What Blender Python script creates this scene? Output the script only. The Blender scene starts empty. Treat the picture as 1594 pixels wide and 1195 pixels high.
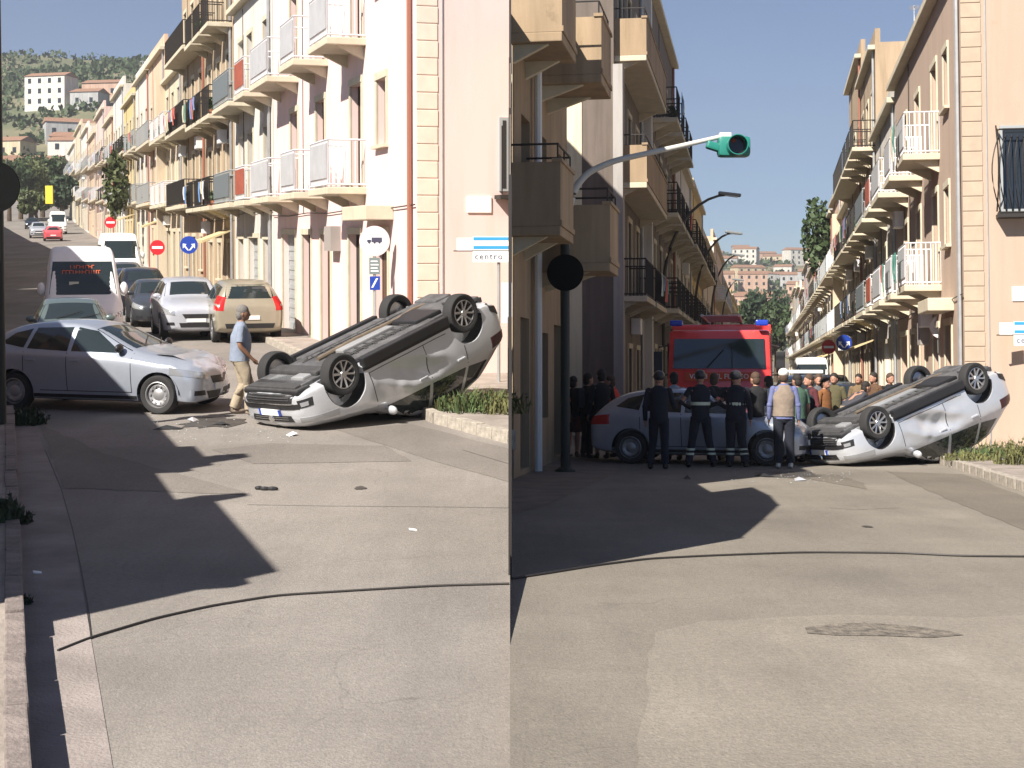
import bpy, bmesh, math, random
from math import sin, cos, pi, radians, sqrt, atan
from mathutils import Matrix, Vector
from mathutils.bvhtree import BVHTree

S = bpy.context.scene
C = S.collection
# ---------------------------------------------------------------- camera
F, CX, HZ, CAMZ = 2400.0, 797.0, 470.0, 2.9
cam = bpy.data.objects.new('camera', bpy.data.cameras.new('camera'))
C.objects.link(cam); S.camera = cam
cam.location = (0, 0, CAMZ); cam.rotation_euler = (pi/2, 0, 0)
cam.data.sensor_width = 36; cam.data.lens = 36*F/1594
cam.data.shift_y = -(597.5-HZ)/1594
cam.data.clip_end = 6000; cam.data.clip_start = 0.3
# ---------------------------------------------------------------- sky, sun, exposure
SUNEL = radians(42)
SD = Vector((.62*cos(SUNEL), .785*cos(SUNEL), -sin(SUNEL)))      # the way the light travels
W = bpy.data.worlds.new('World'); S.world = W; W.use_nodes = True
nt = W.node_tree; bgn = nt.nodes['Background']
sky = nt.nodes.new('ShaderNodeTexSky'); sky.sky_type = 'NISHITA'; sky.sun_disc = False
sky.sun_elevation = SUNEL; sky.sun_rotation = math.atan2(-SD.x, -SD.y)
sky.air_density = .62; sky.dust_density = .15; sky.ozone_density = 4.5
nt.links.new(sky.outputs[0], bgn.inputs[0]); bgn.inputs[1].default_value = 0.05
sun = bpy.data.objects.new('sun', bpy.data.lights.new('sun', 'SUN')); C.objects.link(sun)
sun.data.energy = 4.9; sun.data.angle = radians(.5); sun.data.color = (1, .93, .83)
sun.rotation_euler = SD.to_track_quat('-Z', 'Y').to_euler(); sun.location = (-20, -20, 30)
S.view_settings.view_transform = 'Standard'; S.view_settings.look = 'None'
S.view_settings.exposure = 1.05; S.view_settings.gamma = 1; S.view_settings.use_curve_mapping = False

# ---------------------------------------------------------------- materials
MATS = {}
def mat(name, col, rough=.8, metal=0, coat=0, var=0, scale=3, bump=0, bscale=40, col2=None, spec=None, streak=False):
    if name in MATS: return MATS[name]
    m = bpy.data.materials.new(name); m.use_nodes = True; MATS[name] = m
    t = m.node_tree; b = t.nodes['Principled BSDF']
    b.inputs['Base Color'].default_value = (*col, 1); b.inputs['Roughness'].default_value = rough
    b.inputs['Metallic'].default_value = metal; b.inputs['Coat Weight'].default_value = coat
    b.inputs['Coat Roughness'].default_value = .06
    if spec is not None: b.inputs['Specular IOR Level'].default_value = spec
    tc = t.nodes.new('ShaderNodeTexCoord')
    if var or col2:
        n = t.nodes.new('ShaderNodeTexNoise'); n.inputs['Scale'].default_value = scale
        n.inputs['Detail'].default_value = 8; n.inputs['Roughness'].default_value = .62
        src = tc.outputs['Object']
        if streak:
            mp = t.nodes.new('ShaderNodeMapping'); mp.inputs['Scale'].default_value = (1, 1, .16)
            t.links.new(src, mp.inputs[0]); src = mp.outputs[0]
        t.links.new(src, n.inputs['Vector'])
        r = t.nodes.new('ShaderNodeValToRGB'); e = r.color_ramp.elements
        e[0].position = .34; e[1].position = .66
        c2 = col2 or tuple(min(1, c*(1+var*.5)) for c in col); c1 = tuple(c*(1-var) for c in col) if not col2 else col
        e[0].color = (*c1, 1); e[1].color = (*c2, 1)
        t.links.new(n.outputs['Fac'], r.inputs[0]); t.links.new(r.outputs[0], b.inputs['Base Color'])
    if bump:
        n2 = t.nodes.new('ShaderNodeTexNoise'); n2.inputs['Scale'].default_value = bscale; n2.inputs['Detail'].default_value = 4
        t.links.new(tc.outputs['Object'], n2.inputs['Vector'])
        bp = t.nodes.new('ShaderNodeBump'); bp.inputs['Strength'].default_value = bump; bp.inputs['Distance'].default_value = .02
        t.links.new(n2.outputs['Fac'], bp.inputs['Height']); t.links.new(bp.outputs[0], b.inputs['Normal'])
    return m
def asphalt(name, c, c2, crack=True):
    m = mat(name, c, rough=.9, var=.1, scale=.35, bump=.5, bscale=55)
    t = m.node_tree; b = t.nodes['Principled BSDF']; tc = [n for n in t.nodes if n.type == 'TEX_COORD'][0]
    ramp = [n for n in t.nodes if n.type == 'VALTORGB'][0]
    ramp.color_ramp.elements[0].color = (*c, 1); ramp.color_ramp.elements[1].color = (*c2, 1)
    fine = t.nodes.new('ShaderNodeTexNoise'); fine.inputs['Scale'].default_value = 22; fine.inputs['Detail'].default_value = 6
    fine.inputs['Roughness'].default_value = .8
    t.links.new(tc.outputs['Object'], fine.inputs['Vector'])
    fr = t.nodes.new('ShaderNodeValToRGB'); fr.color_ramp.elements[0].position = .3; fr.color_ramp.elements[1].position = .7
    fr.color_ramp.elements[0].color = (.68, .68, .68, 1); fr.color_ramp.elements[1].color = (1.12, 1.12, 1.12, 1)
    t.links.new(fine.outputs['Fac'], fr.inputs[0])
    mx = t.nodes.new('ShaderNodeMix'); mx.data_type = 'RGBA'; mx.blend_type = 'MULTIPLY'; mx.inputs[0].default_value = 1
    t.links.new(ramp.outputs[0], mx.inputs[6]); t.links.new(fr.outputs[0], mx.inputs[7])
    out = mx.outputs[2]
    if crack:
        mp = t.nodes.new('ShaderNodeMapping'); t.links.new(tc.outputs['Object'], mp.inputs[0])
        dn = t.nodes.new('ShaderNodeTexNoise'); dn.inputs['Scale'].default_value = 1.2; t.links.new(tc.outputs['Object'], dn.inputs['Vector'])
        va = t.nodes.new('ShaderNodeVectorMath'); va.operation = 'ADD'
        t.links.new(tc.outputs['Object'], va.inputs[0]); t.links.new(dn.outputs['Color'], va.inputs[1])
        v = t.nodes.new('ShaderNodeTexVoronoi'); v.feature = 'DISTANCE_TO_EDGE'; v.inputs['Scale'].default_value = .42
        t.links.new(va.outputs[0], v.inputs['Vector'])
        cr = t.nodes.new('ShaderNodeValToRGB'); cr.color_ramp.elements[0].position = .0; cr.color_ramp.elements[1].position = .005
        cr.color_ramp.elements[0].color = (.7, .7, .7, 1); cr.color_ramp.elements[1].color = (1, 1, 1, 1)
        t.links.new(v.outputs['Distance'], cr.inputs[0])
        m2 = t.nodes.new('ShaderNodeMix'); m2.data_type = 'RGBA'; m2.blend_type = 'MULTIPLY'
        fm = t.nodes.new('ShaderNodeTexNoise'); fm.inputs['Scale'].default_value = .5; t.links.new(tc.outputs['Object'], fm.inputs['Vector'])
        t.links.new(fm.outputs['Fac'], m2.inputs[0])
        t.links.new(out, m2.inputs[6]); t.links.new(cr.outputs[0], m2.inputs[7]); out = m2.outputs[2]
    for sc_, st, lo, p0, p1 in ((.5, (1, .13, 1), .84, .4, .62), (.16, (1, 1, 1), .86, .42, .6), (1.6, (1, 1, 1), .8, .27, .36)):
        mp = t.nodes.new('ShaderNodeMapping'); mp.inputs['Scale'].default_value = st; mp.inputs['Rotation'].default_value = (0, 0, .25); t.links.new(tc.outputs['Object'], mp.inputs[0])
        n = t.nodes.new('ShaderNodeTexNoise'); n.inputs['Scale'].default_value = sc_; n.inputs['Detail'].default_value = 7; n.inputs['Roughness'].default_value = .7; t.links.new(mp.outputs[0], n.inputs['Vector'])
        r = t.nodes.new('ShaderNodeValToRGB'); r.color_ramp.elements[0].position = p0; r.color_ramp.elements[1].position = p1
        r.color_ramp.elements[0].color = (lo, lo, lo, 1); r.color_ramp.elements[1].color = (1.03, 1.03, 1.03, 1); t.links.new(n.outputs['Fac'], r.inputs[0])
        mm = t.nodes.new('ShaderNodeMix'); mm.data_type = 'RGBA'; mm.blend_type = 'MULTIPLY'; mm.inputs[0].default_value = 1
        t.links.new(out, mm.inputs[6]); t.links.new(r.outputs[0], mm.inputs[7]); out = mm.outputs[2]
    t.links.new(out, b.inputs['Base Color'])
    return m
def plaster(name, c, var=.2):
    m = mat('plaster_'+name, c, rough=.92, var=var, scale=1.3, bump=.15, bscale=30, streak=True); t = m.node_tree; b = t.nodes['Principled BSDF']
    tc = [n for n in t.nodes if n.type == 'TEX_COORD'][0]; out = [n for n in t.nodes if n.type == 'VALTORGB'][0].outputs[0]
    for sc_, st, lo, p0, p1 in ((1.1, (1, 1, 1), .78, .3, .38), (3.5, (1, 1, .07), .82, .33, .5)):       # patched and rain-streaked render
        mp = t.nodes.new('ShaderNodeMapping'); mp.inputs['Scale'].default_value = st; t.links.new(tc.outputs['Object'], mp.inputs[0])
        n = t.nodes.new('ShaderNodeTexNoise'); n.inputs['Scale'].default_value = sc_; n.inputs['Detail'].default_value = 6; n.inputs['Roughness'].default_value = .65; t.links.new(mp.outputs[0], n.inputs['Vector'])
        r = t.nodes.new('ShaderNodeValToRGB'); r.color_ramp.elements[0].position = p0; r.color_ramp.elements[1].position = p1
        q = 1-(1-lo)*min(1, var*4); r.color_ramp.elements[0].color = (q, q, q*.97, 1); r.color_ramp.elements[1].color = (1, 1, 1, 1); t.links.new(n.outputs['Fac'], r.inputs[0])
        mm = t.nodes.new('ShaderNodeMix'); mm.data_type = 'RGBA'; mm.blend_type = 'MULTIPLY'; mm.inputs[0].default_value = 1
        t.links.new(out, mm.inputs[6]); t.links.new(r.outputs[0], mm.inputs[7]); out = mm.outputs[2]
    t.links.new(out, b.inputs['Base Color']); return m
def cloth(name, c): return mat('cloth_'+name, c, rough=.95, var=.12, scale=9, bump=.6, bscale=14)
def paint(name, c, metal=.35, rough=.32): return mat('paint_'+name, c, rough=rough, metal=metal, coat=.7, var=.04, scale=6)

GLASS = mat('window_glass', (.02, .024, .028), rough=.06, spec=.7)
CARGLASS = mat('car_glass', (.018, .026, .028), rough=.05, spec=.8)
RUBBER = mat('tyre_rubber', (.025, .025, .026), rough=.85, bump=.3, bscale=60)
ALLOY = mat('alloy', (.62, .62, .63), rough=.28, metal=.9)
BLACKP = mat('black_plastic', (.018, .018, .02), rough=.5, var=.2)
DARK = mat('dark_underbody', (.05, .05, .052), rough=.75, var=.3, scale=8)
UNDER = mat('grey_underbody', (.13, .13, .135), rough=.6, metal=.3, var=.4, scale=5)
CHROME = mat('chrome', (.75, .75, .76), rough=.15, metal=1)
LAMPG = mat('headlamp_glass', (.5, .52, .55), rough=.1, metal=.6)
REDL = mat('tail_lamp_red', (.45, .015, .015), rough=.2)
PLATE = mat('plate_white', (.75, .76, .76), rough=.5)
PLATEBLUE = mat('plate_blue', (.02, .06, .4), rough=.5)
STEEL = mat('galvanised_steel', (.42, .43, .44), rough=.5, metal=.5, var=.15)
WHITEP = mat('white_paint', (.78, .78, .78), rough=.5, var=.06)
DKGREEN = mat('dark_green_paint', (.015, .022, .018), rough=.6)
SKIN_M = mat('skin', (.42, .22, .15), rough=.6, var=.12, scale=14)
SKIN_D = mat('skin_tanned', (.25, .13, .08), rough=.6, var=.12, scale=14)
STONE = mat('kerb_stone', (.38, .34, .29), rough=.9, var=.35, scale=9, bump=.6)
IRON = mat('dark_iron', (.03, .026, .024), rough=.6, metal=.3)
RAILW = mat('railing_white', (.66, .66, .68), rough=.5)
RAILG = mat('railing_grey', (.32, .34, .35), rough=.5)
MESHG = mat('balcony_panel_grey', (.42, .42, .43), rough=.7, var=.1)
TRIM = mat('cream_trim', (.56, .5, .38), rough=.85, var=.12)
WOODB = mat('brown_wood', (.09, .045, .025), rough=.6, var=.3, scale=5, streak=True)
LEAF = mat('leaf_green', (.045, .075, .025), rough=.7, var=.35, scale=1.5)
LEAFD = mat('leaf_dark', (.03, .055, .025), rough=.7, var=.35, scale=1.5)
GRASS = mat('dry_grass', (.13, .13, .045), rough=.85, var=.5, scale=4)
BARK = mat('bark', (.09, .065, .045), rough=.95, var=.3)

# ---------------------------------------------------------------- mesh helpers
def rotm(r): return Matrix.Rotation(r[2], 4, 'Z') @ Matrix.Rotation(r[1], 4, 'Y') @ Matrix.Rotation(r[0], 4, 'X')
class MB:
    def __init__(s): s.v = []; s.f = []
    def add(s, vs, fs, m=None):
        n = len(s.v)
        s.v += [tuple(m @ Vector(p)) if m else tuple(p) for p in vs]
        s.f += [tuple(i+n for i in f) for f in fs]; return s
    def box(s, x0, x1, y0, y1, z0, z1, m=None):
        return s.add([(x0,y0,z0),(x1,y0,z0),(x1,y1,z0),(x0,y1,z0),(x0,y0,z1),(x1,y0,z1),(x1,y1,z1),(x0,y1,z1)],
                     [(0,3,2,1),(4,5,6,7),(0,1,5,4),(1,2,6,5),(2,3,7,6),(3,0,4,7)], m)
    def cbox(s, c, d, r=(0,0,0)):
        m = Matrix.Translation(c) @ rotm(r)
        return s.box(-d[0]/2, d[0]/2, -d[1]/2, d[1]/2, -d[2]/2, d[2]/2, m)
    def tube(s, pts, r, n=8, caps=True):
        pts = [Vector(p) for p in pts]; rs = r if isinstance(r, (list, tuple)) else [r]*len(pts)
        base = len(s.v); up = Vector((0, 0, 1))
        for i, p in enumerate(pts):
            d = (pts[min(i+1, len(pts)-1)] - pts[max(i-1, 0)]).normalized()
            a = d.cross(up if abs(d.z) < .95 else Vector((1, 0, 0))).normalized(); b = d.cross(a).normalized()
            for k in range(n):
                q = p + (a*cos(2*pi*k/n) + b*sin(2*pi*k/n))*rs[i]; s.v.append(tuple(q))
        for i in range(len(pts)-1):
            for k in range(n):
                s.f.append((base+i*n+k, base+i*n+(k+1) % n, base+(i+1)*n+(k+1) % n, base+(i+1)*n+k))
        if caps:
            s.f.append(tuple(base+k for k in range(n-1, -1, -1))); s.f.append(tuple(base+(len(pts)-1)*n+k for k in range(n)))
        return s
    def lathe(s, prof, n=24, m=None, axis='y'):
        vs = []; fs = []
        for (r, h) in prof:
            for k in range(n):
                a = 2*pi*k/n
                vs.append((r*cos(a), h, r*sin(a)) if axis == 'y' else (r*cos(a), r*sin(a), h))
        for i in range(len(prof)-1):
            for k in range(n): fs.append((i*n+k, i*n+(k+1) % n, (i+1)*n+(k+1) % n, (i+1)*n+k))
        return s.add(vs, fs, m)
    def ell(s, c, d, u=14, v=9, m=None):
        vs = []; fs = []
        for j in range(v+1):
            t = pi*j/v
            for k in range(u):
                a = 2*pi*k/u; vs.append((c[0]+d[0]*sin(t)*cos(a), c[1]+d[1]*sin(t)*sin(a), c[2]+d[2]*cos(t)))
        for j in range(v):
            for k in range(u): fs.append((j*u+k, (j+1)*u+k, (j+1)*u+(k+1) % u, j*u+(k+1) % u))
        return s.add(vs, fs, m)
    def prism(s, pts, z0, z1, m=None):
        n = len(pts)
        return s.add([(p[0], p[1], z0) for p in pts]+[(p[0], p[1], z1) for p in pts],
              [tuple(range(n-1, -1, -1)), tuple(range(n, 2*n))]+[(i, (i+1) % n, n+(i+1) % n, n+i) for i in range(n)], m)
    def mesh(s, name, bevel=0, smooth=False):
        me = bpy.data.meshes.new(name); me.from_pydata(s.v, [], s.f); me.update()
        if bevel or smooth == 'm':
            bm = bmesh.new(); bm.from_mesh(me)
            bmesh.ops.remove_doubles(bm, verts=bm.verts, dist=1e-5)
            if bevel:
                es = [e for e in bm.edges if len(e.link_faces) == 2 and e.calc_face_angle() > .5]
                bmesh.ops.bevel(bm, geom=es, offset=bevel, segments=2, affect='EDGES', profile=.6)
            bm.to_mesh(me); bm.free()
        if smooth:
            me.polygons.foreach_set('use_smooth', [True]*len(me.polygons)); me.set_sharp_from_angle(angle=radians(42))
        return me
    def build(s, name, m, parent=None, bevel=0, smooth=False, label=None):
        o = bpy.data.objects.new(name, s.mesh(name, bevel, smooth)); C.objects.link(o)
        if m: o.data.materials.append(m)
        o.parent = parent
        if label: o['label'] = label
        return o
def link(me, name, parent=None, m=None):
    o = bpy.data.objects.new(name, me); C.objects.link(o); o.parent = parent
    if m is not None:
        if not me.materials: me.materials.append(m)
        o.material_slots[0].link = 'OBJECT'; o.material_slots[0].material = m
    return o
def tag(o, label=None, cat=None, group=None, kind=None):
    if label: o['label'] = label
    if cat: o['category'] = cat
    if group: o['group'] = group
    if kind: o['kind'] = kind
    return o
def empty(name, label, cat, group=None):
    o = bpy.data.objects.new(name, None); C.objects.link(o); o.empty_display_size = .2
    return tag(o, label, cat, group)
def copy_tree(o, parent=None):
    c = o.copy(); C.objects.link(c); c.parent = parent
    for ch in o.children: copy_tree(ch, c)
    return c
def evalmesh(o):
    bpy.context.view_layer.update()
    dg = bpy.context.evaluated_depsgraph_get()
    me = bpy.data.meshes.new_from_object(o.evaluated_get(dg), depsgraph=dg)
    old = o.data; bpy.data.objects.remove(o); return me

# ---------------------------------------------------------------- the two streets: each lies on its own slope
class Frame:
    def __init__(s, h, yh):
        s.h = h; s.a = atan((HZ-yh)/F)
        s.M = Matrix.Translation((0, 0, CAMZ)) @ Matrix.Rotation(s.a, 4, 'X') @ Matrix.Translation((0, 0, -h))
        s.I = s.M.inverted()
    def g(s, px, py, z=0):
        d = s.I.to_3x3() @ Vector(((px-CX)/F, 1, (HZ-py)/F)); t = (z-s.h)/d.z
        return Vector((d.x*t, d.y*t, z))
    def d(s, px, py, Y):                       # point on the ray at forward depth Y
        d = s.I.to_3x3() @ Vector(((px-CX)/F, 1, (HZ-py)/F)); t = Y/d.y
        return Vector((d.x*t, Y, s.h+d.z*t))
    def put(s, o, x, y, z=0, rz=0, extra=None):
        o.matrix_world = s.M @ Matrix.Translation((x, y, z)) @ Matrix.Rotation(rz, 4, 'Z') @ (extra or Matrix()); return o
    def sheet(s, name, pts, z, m, kind='structure', thick=None):
        b = MB()
        if not thick and name != 'pavement_apron':                       # ragged outline for repairs and aprons
            rn = random.Random(len(pts)*7+int(pts[0][0]*10)); q = []
            for i in range(len(pts)):
                p0, p1 = Vector(pts[i]), Vector(pts[(i+1) % len(pts)]); L = (p1-p0).length; n = max(1, min(14, int(L/.35))); nn = Vector((-(p1-p0).y, (p1-p0).x))/max(L, .01)
                for k in range(n): q.append(tuple(p0.lerp(p1, k/n)+nn*rn.uniform(-.025, .025)*(1 if k else .3)))
            pts = q
        if thick: b.prism(pts, z-thick, z)
        else: b.add([(p[0], p[1], z) for p in pts], [tuple(range(len(pts)))])
        o = b.build(name, m); o.matrix_world = s.M
        if kind: o['kind'] = kind
        return o
FL, FR = Frame(2.88, 366), Frame(1.75, 580)
SEAM = -.00125
OL, KL = Vector((-1.84, 30)), -.3175            # right-hand facade line, left street: OL + t*(KL,1)
OR_, KR = Vector((10.0, 34)), .162              # the same in the right street
OT, KT = Vector((.03, 25.5)), .162                # left-hand facade line, right street
def riseL(Y): return 0 if Y < 60 else (.026*(Y-60) + (8e-5*(Y-150)**2 if Y > 150 else 0))
def riseR(Y): return 0 if Y < 220 else .02*(Y-220)
# ---------------------------------------------------------------- ground
ASL = asphalt('asphalt_left', (.235, .212, .192), (.295, .268, .243))
ASR = asphalt('asphalt_right', (.215, .191, .158), (.272, .243, .203))
PATCH = asphalt('asphalt_patch', (.195, .175, .157), (.235, .21, .19), False)
PATCHR = asphalt('asphalt_patch_right', (.165, .143, .117), (.2, .175, .14), False)
PALE = asphalt('worn_concrete', (.25, .221, .184), (.315, .28, .235), False)
CONC = mat('pavement_concrete', (.3, .26, .23), rough=.9, var=.3, scale=2.2, bump=.5)
TAR_SHADE = mat('tar_shade', (.03, .026, .024), rough=.6)  # tar of the joints, also the colour of the imitated wire shadows
def ground(fr, name, xa, xb, m, rise, ks):
    b = MB(); ys = [-6, 5, 20, 60, 90, 120, 150, 180, 220, 260, 300, 360, 450]
    for y in ys:
        for x in (xa(y), xb(y)): b.v.append((x, y, rise(y)))
    for i in range(len(ys)-1): b.f.append((2*i, 2*i+1, 2*i+3, 2*i+2))
    o = b.build(name, m); o.matrix_world = fr.M; o['kind'] = 'structure'
ground(FL, 'road', lambda y: -70-y*.6, lambda y: SEAM*y if y > 0 else -2*0, ASL, riseL, KL)
ground(FR, 'road', lambda y: SEAM*y if y > 0 else 0, lambda y: 70+y*.4, ASR, riseR, KR)
# riser between the two levels, along the line where the two streets part
b = MB()
for y in [0, 10, 20, 30, 60, 120, 200, 300]:
    for fr in (FL, FR):
        p = fr.M @ Vector((SEAM*y, y, 0)); b.v.append(tuple(p))
for i in range(7): b.f.append((2*i, 2*i+1, 2*i+3, 2*i+2))
o = b.build('retaining_kerb', CONC); o['kind'] = 'structure'
# asphalt repairs, tar joints
FL.sheet('asphalt_repair', [FL.g(*p)[:2] for p in ((690, 722), (797, 752), (797, 700), (640, 660), (520, 668), (590, 690))][::1], .004, PATCH)
FL.sheet('asphalt_repair', [FL.g(*p)[:2] for p in ((395, 722), (640, 718), (600, 694), (420, 690), (330, 700))], .004, PATCH)
FL.sheet('asphalt_repair', [FL.g(*p)[:2] for p in ((100, 760), (385, 770), (380, 765), (160, 706), (130, 690), (60, 660))], .004, PATCH)
FR.sheet('asphalt_repair', [FR.g(*p)[:2] for p in ((1380, 734), (1470, 775), (1594, 825), (1700, 850), (1640, 790), (1500, 738))], .004, PATCHR)
FR.sheet('asphalt_repair', [FR.g(*p)[:2] for p in ((1262, 746), (1350, 762), (1345, 752), (1305, 739), (1220, 736), (1180, 742))], .004, PATCHR)
FR.sheet('concrete_apron', [FR.g(*p)[:2] for p in ((1018, 985), (1090, 968), (1180, 963), (1300, 957), (1500, 962), (1594, 958), (1720, 962), (1900, 1250), (980, 1250), (1010, 1040))], .004, PALE)
FR.sheet('rubble_patch', [FR.g(*p)[:2] for p in ((1252, 978), (1300, 972), (1350, 970), (1420, 976), (1480, 984), (1500, 990), (1450, 994), (1380, 991), (1300, 990), (1256, 987))], .008, mat('rubble', (.19, .165, .135), rough=.95, var=.6, scale=11, bump=1))
def wire_shadow(fr, pts, r, label):  # dark tube laid on the road to imitate an overhead wire's shadow
    ps = [fr.g(*p, z=.012) for p in pts]
    pp = []
    for i in range(len(ps)-1):
        for k in range(6): pp.append(ps[i].lerp(ps[i+1], k/6))
    pp.append(ps[-1])
    for _ in range(2): pp = [pp[0]]+[(pp[i-1]+pp[i]*2+pp[i+1])/4 for i in range(1, len(pp)-1)]+[pp[-1]]
    o = MB().tube(pp, r, 6).build('wire_shadow', TAR_SHADE, smooth=True); o.matrix_world = fr.M
    tag(o, label, 'wire_shadow')
wire_shadow(FL, ((90, 1012), (140, 992), (240, 962), (330, 942), (430, 926), (560, 918), (680, 911), (793, 908)),.009, 'black cable running across the sunlit asphalt below the shadow, left street')
wire_shadow(FR, ((797, 900), (850, 892), (930, 879), (1010, 869), (1110, 864), (1250, 859), (1400, 860), (1500, 865), (1640, 866)), .010, 'brown cable running across the whole road in front of the fire engine street')
# fine joints in the asphalt
for fr, pts, w in ((FL, ((385, 785), (500, 787), (640, 788), (793, 790)), .012), 
                   (FL, ((95, 760), (112, 820), (125, 880), (136, 940), (142, 993)), .012), (FL, ((70, 700), (95, 760)), .015),
                   (FL, ((720, 700), (793, 722)), .012), (FR, ((1290, 790), (1330, 793), (1400, 790)), .015)):
    ps = [fr.g(*p, z=.006) for p in pts]; b = MB()
    for i in range(len(ps)-1):
        d = (ps[i+1]-ps[i]).normalized(); nn = Vector((-d.y, d.x, 0))*w/2
        b.add([ps[i]-nn, ps[i]+nn, ps[i+1]+nn, ps[i+1]-nn], [(0, 1, 2, 3)])
    o = b.build('road_joint', TAR_SHADE); o.matrix_world = fr.M; o['kind'] = 'structure'
def kerb(fr, a, c, n, h, w, parent, km=None):
    a, c = Vector(a), Vector(c); L = (c-a).length; ang = math.atan2((c-a).y, (c-a).x); st = L/n
    rnd = random.Random(5)
    me = MB().box(0, st-.02, 0, w, -.1, h).mesh('kerb_stone', bevel=.012)
    for i in range(n):
        o = link(me, 'kerb_stone', parent, km or STONE); p = a+(c-a)*i/n
        o.matrix_local = Matrix.Translation((p.x, p.y, rnd.uniform(-.012, .01))) @ Matrix.Rotation(ang+rnd.uniform(-.01, .01), 4, 'Z')
# left street, right-hand pavement
def offp(O, K, t, off): s = sqrt(1+K*K); return (O.x+K*t-off/s, O.y+t+off*K/s)
def pavement(fr, pts, z, name='pavement'):
    o = fr.sheet(name, pts, z, CONC, 'structure', thick=z+.05); o.matrix_world = fr.M; return o
pv = pavement(FL, [(-.03, 21.25), (-.04, 33), (-1.6, 30.2), offp(OL, KL, 58, 0), offp(OL, KL, 58, 1.1), offp(OL, KL, 4, 1.1), (-1.17, 23.6)], .15)
kerb(FL, (-1.2, 23.5), (-.06, 21.2), 5, .17, .14, pv)
a = offp(OL, KL, 4, 1.15); kerb(FL, a, (-1.22, 23.54), 12, .17, .14, pv)
a2 = offp(OL, KL, 40, 1.15); kerb(FL, a2, a, 44, .17, .14, pv)
# left street, near left: concrete gutter strip and raised kerb wall
FL.sheet('pavement_apron', [FL.g(*p)[:2] for p in ((-140, 1250), (185, 1250), (140, 985), (126, 900), (112, 820), (95, 760), (75, 715), (55, 668), (20, 640), (-60, 640))], .005, mat('apron_concrete', (.27, .235, .22), rough=.92, var=.3, scale=1.2, bump=.6))
q0, q1 = FL.g(34, 1000), FL.g(20, 655); dd = (q1-q0).normalized(); q0 = q0-dd*4.6
KL_STONE = mat('kerb_worn', (.22, .185, .17), rough=.9, var=.3, scale=6, bump=.6)
pvl = pavement(FL, [(q0.x, q0.y), (q1.x, q1.y), (q1.x-4, q1.y-1), (q0.x-4, q0.y-1)], .22)
kerb(FL, (q0.x+.02, q0.y), (q1.x+.02, q1.y), 16, .24, .13, pvl, KL_STONE)
# right street pavements
pr = pavement(FR, [(7.4, 20), (7.75, 23.3), (8.3, 28.6), offp(OR_, KR, 2, 1.3), offp(OR_, KR, 90, 1.3), offp(OR_, KR, 90, 0), (10.2, 34.4), (40, 34.4), (40, 12), (6.9, 15)], .13)
kerb(FR, (7.72, 23.3), (8.27, 28.6), 9, .15, .15, pr); kerb(FR, (7.36, 20), (7.72, 23.3), 6, .15, .15, pr)
kerb(FR, (8.27, 28.62), offp(OR_, KR, 2, 1.32), 10, .15, .15, pr)
FR.sheet('pavement_apron', [FR.g(*p)[:2] for p in ((797, 800), (840, 790), (900, 764), (965, 735), (950, 712), (870, 712), (797, 735))], .006, mat('apron_brown', (.2, .16, .13), rough=.92, var=.3, scale=2, bump=.5))

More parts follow.
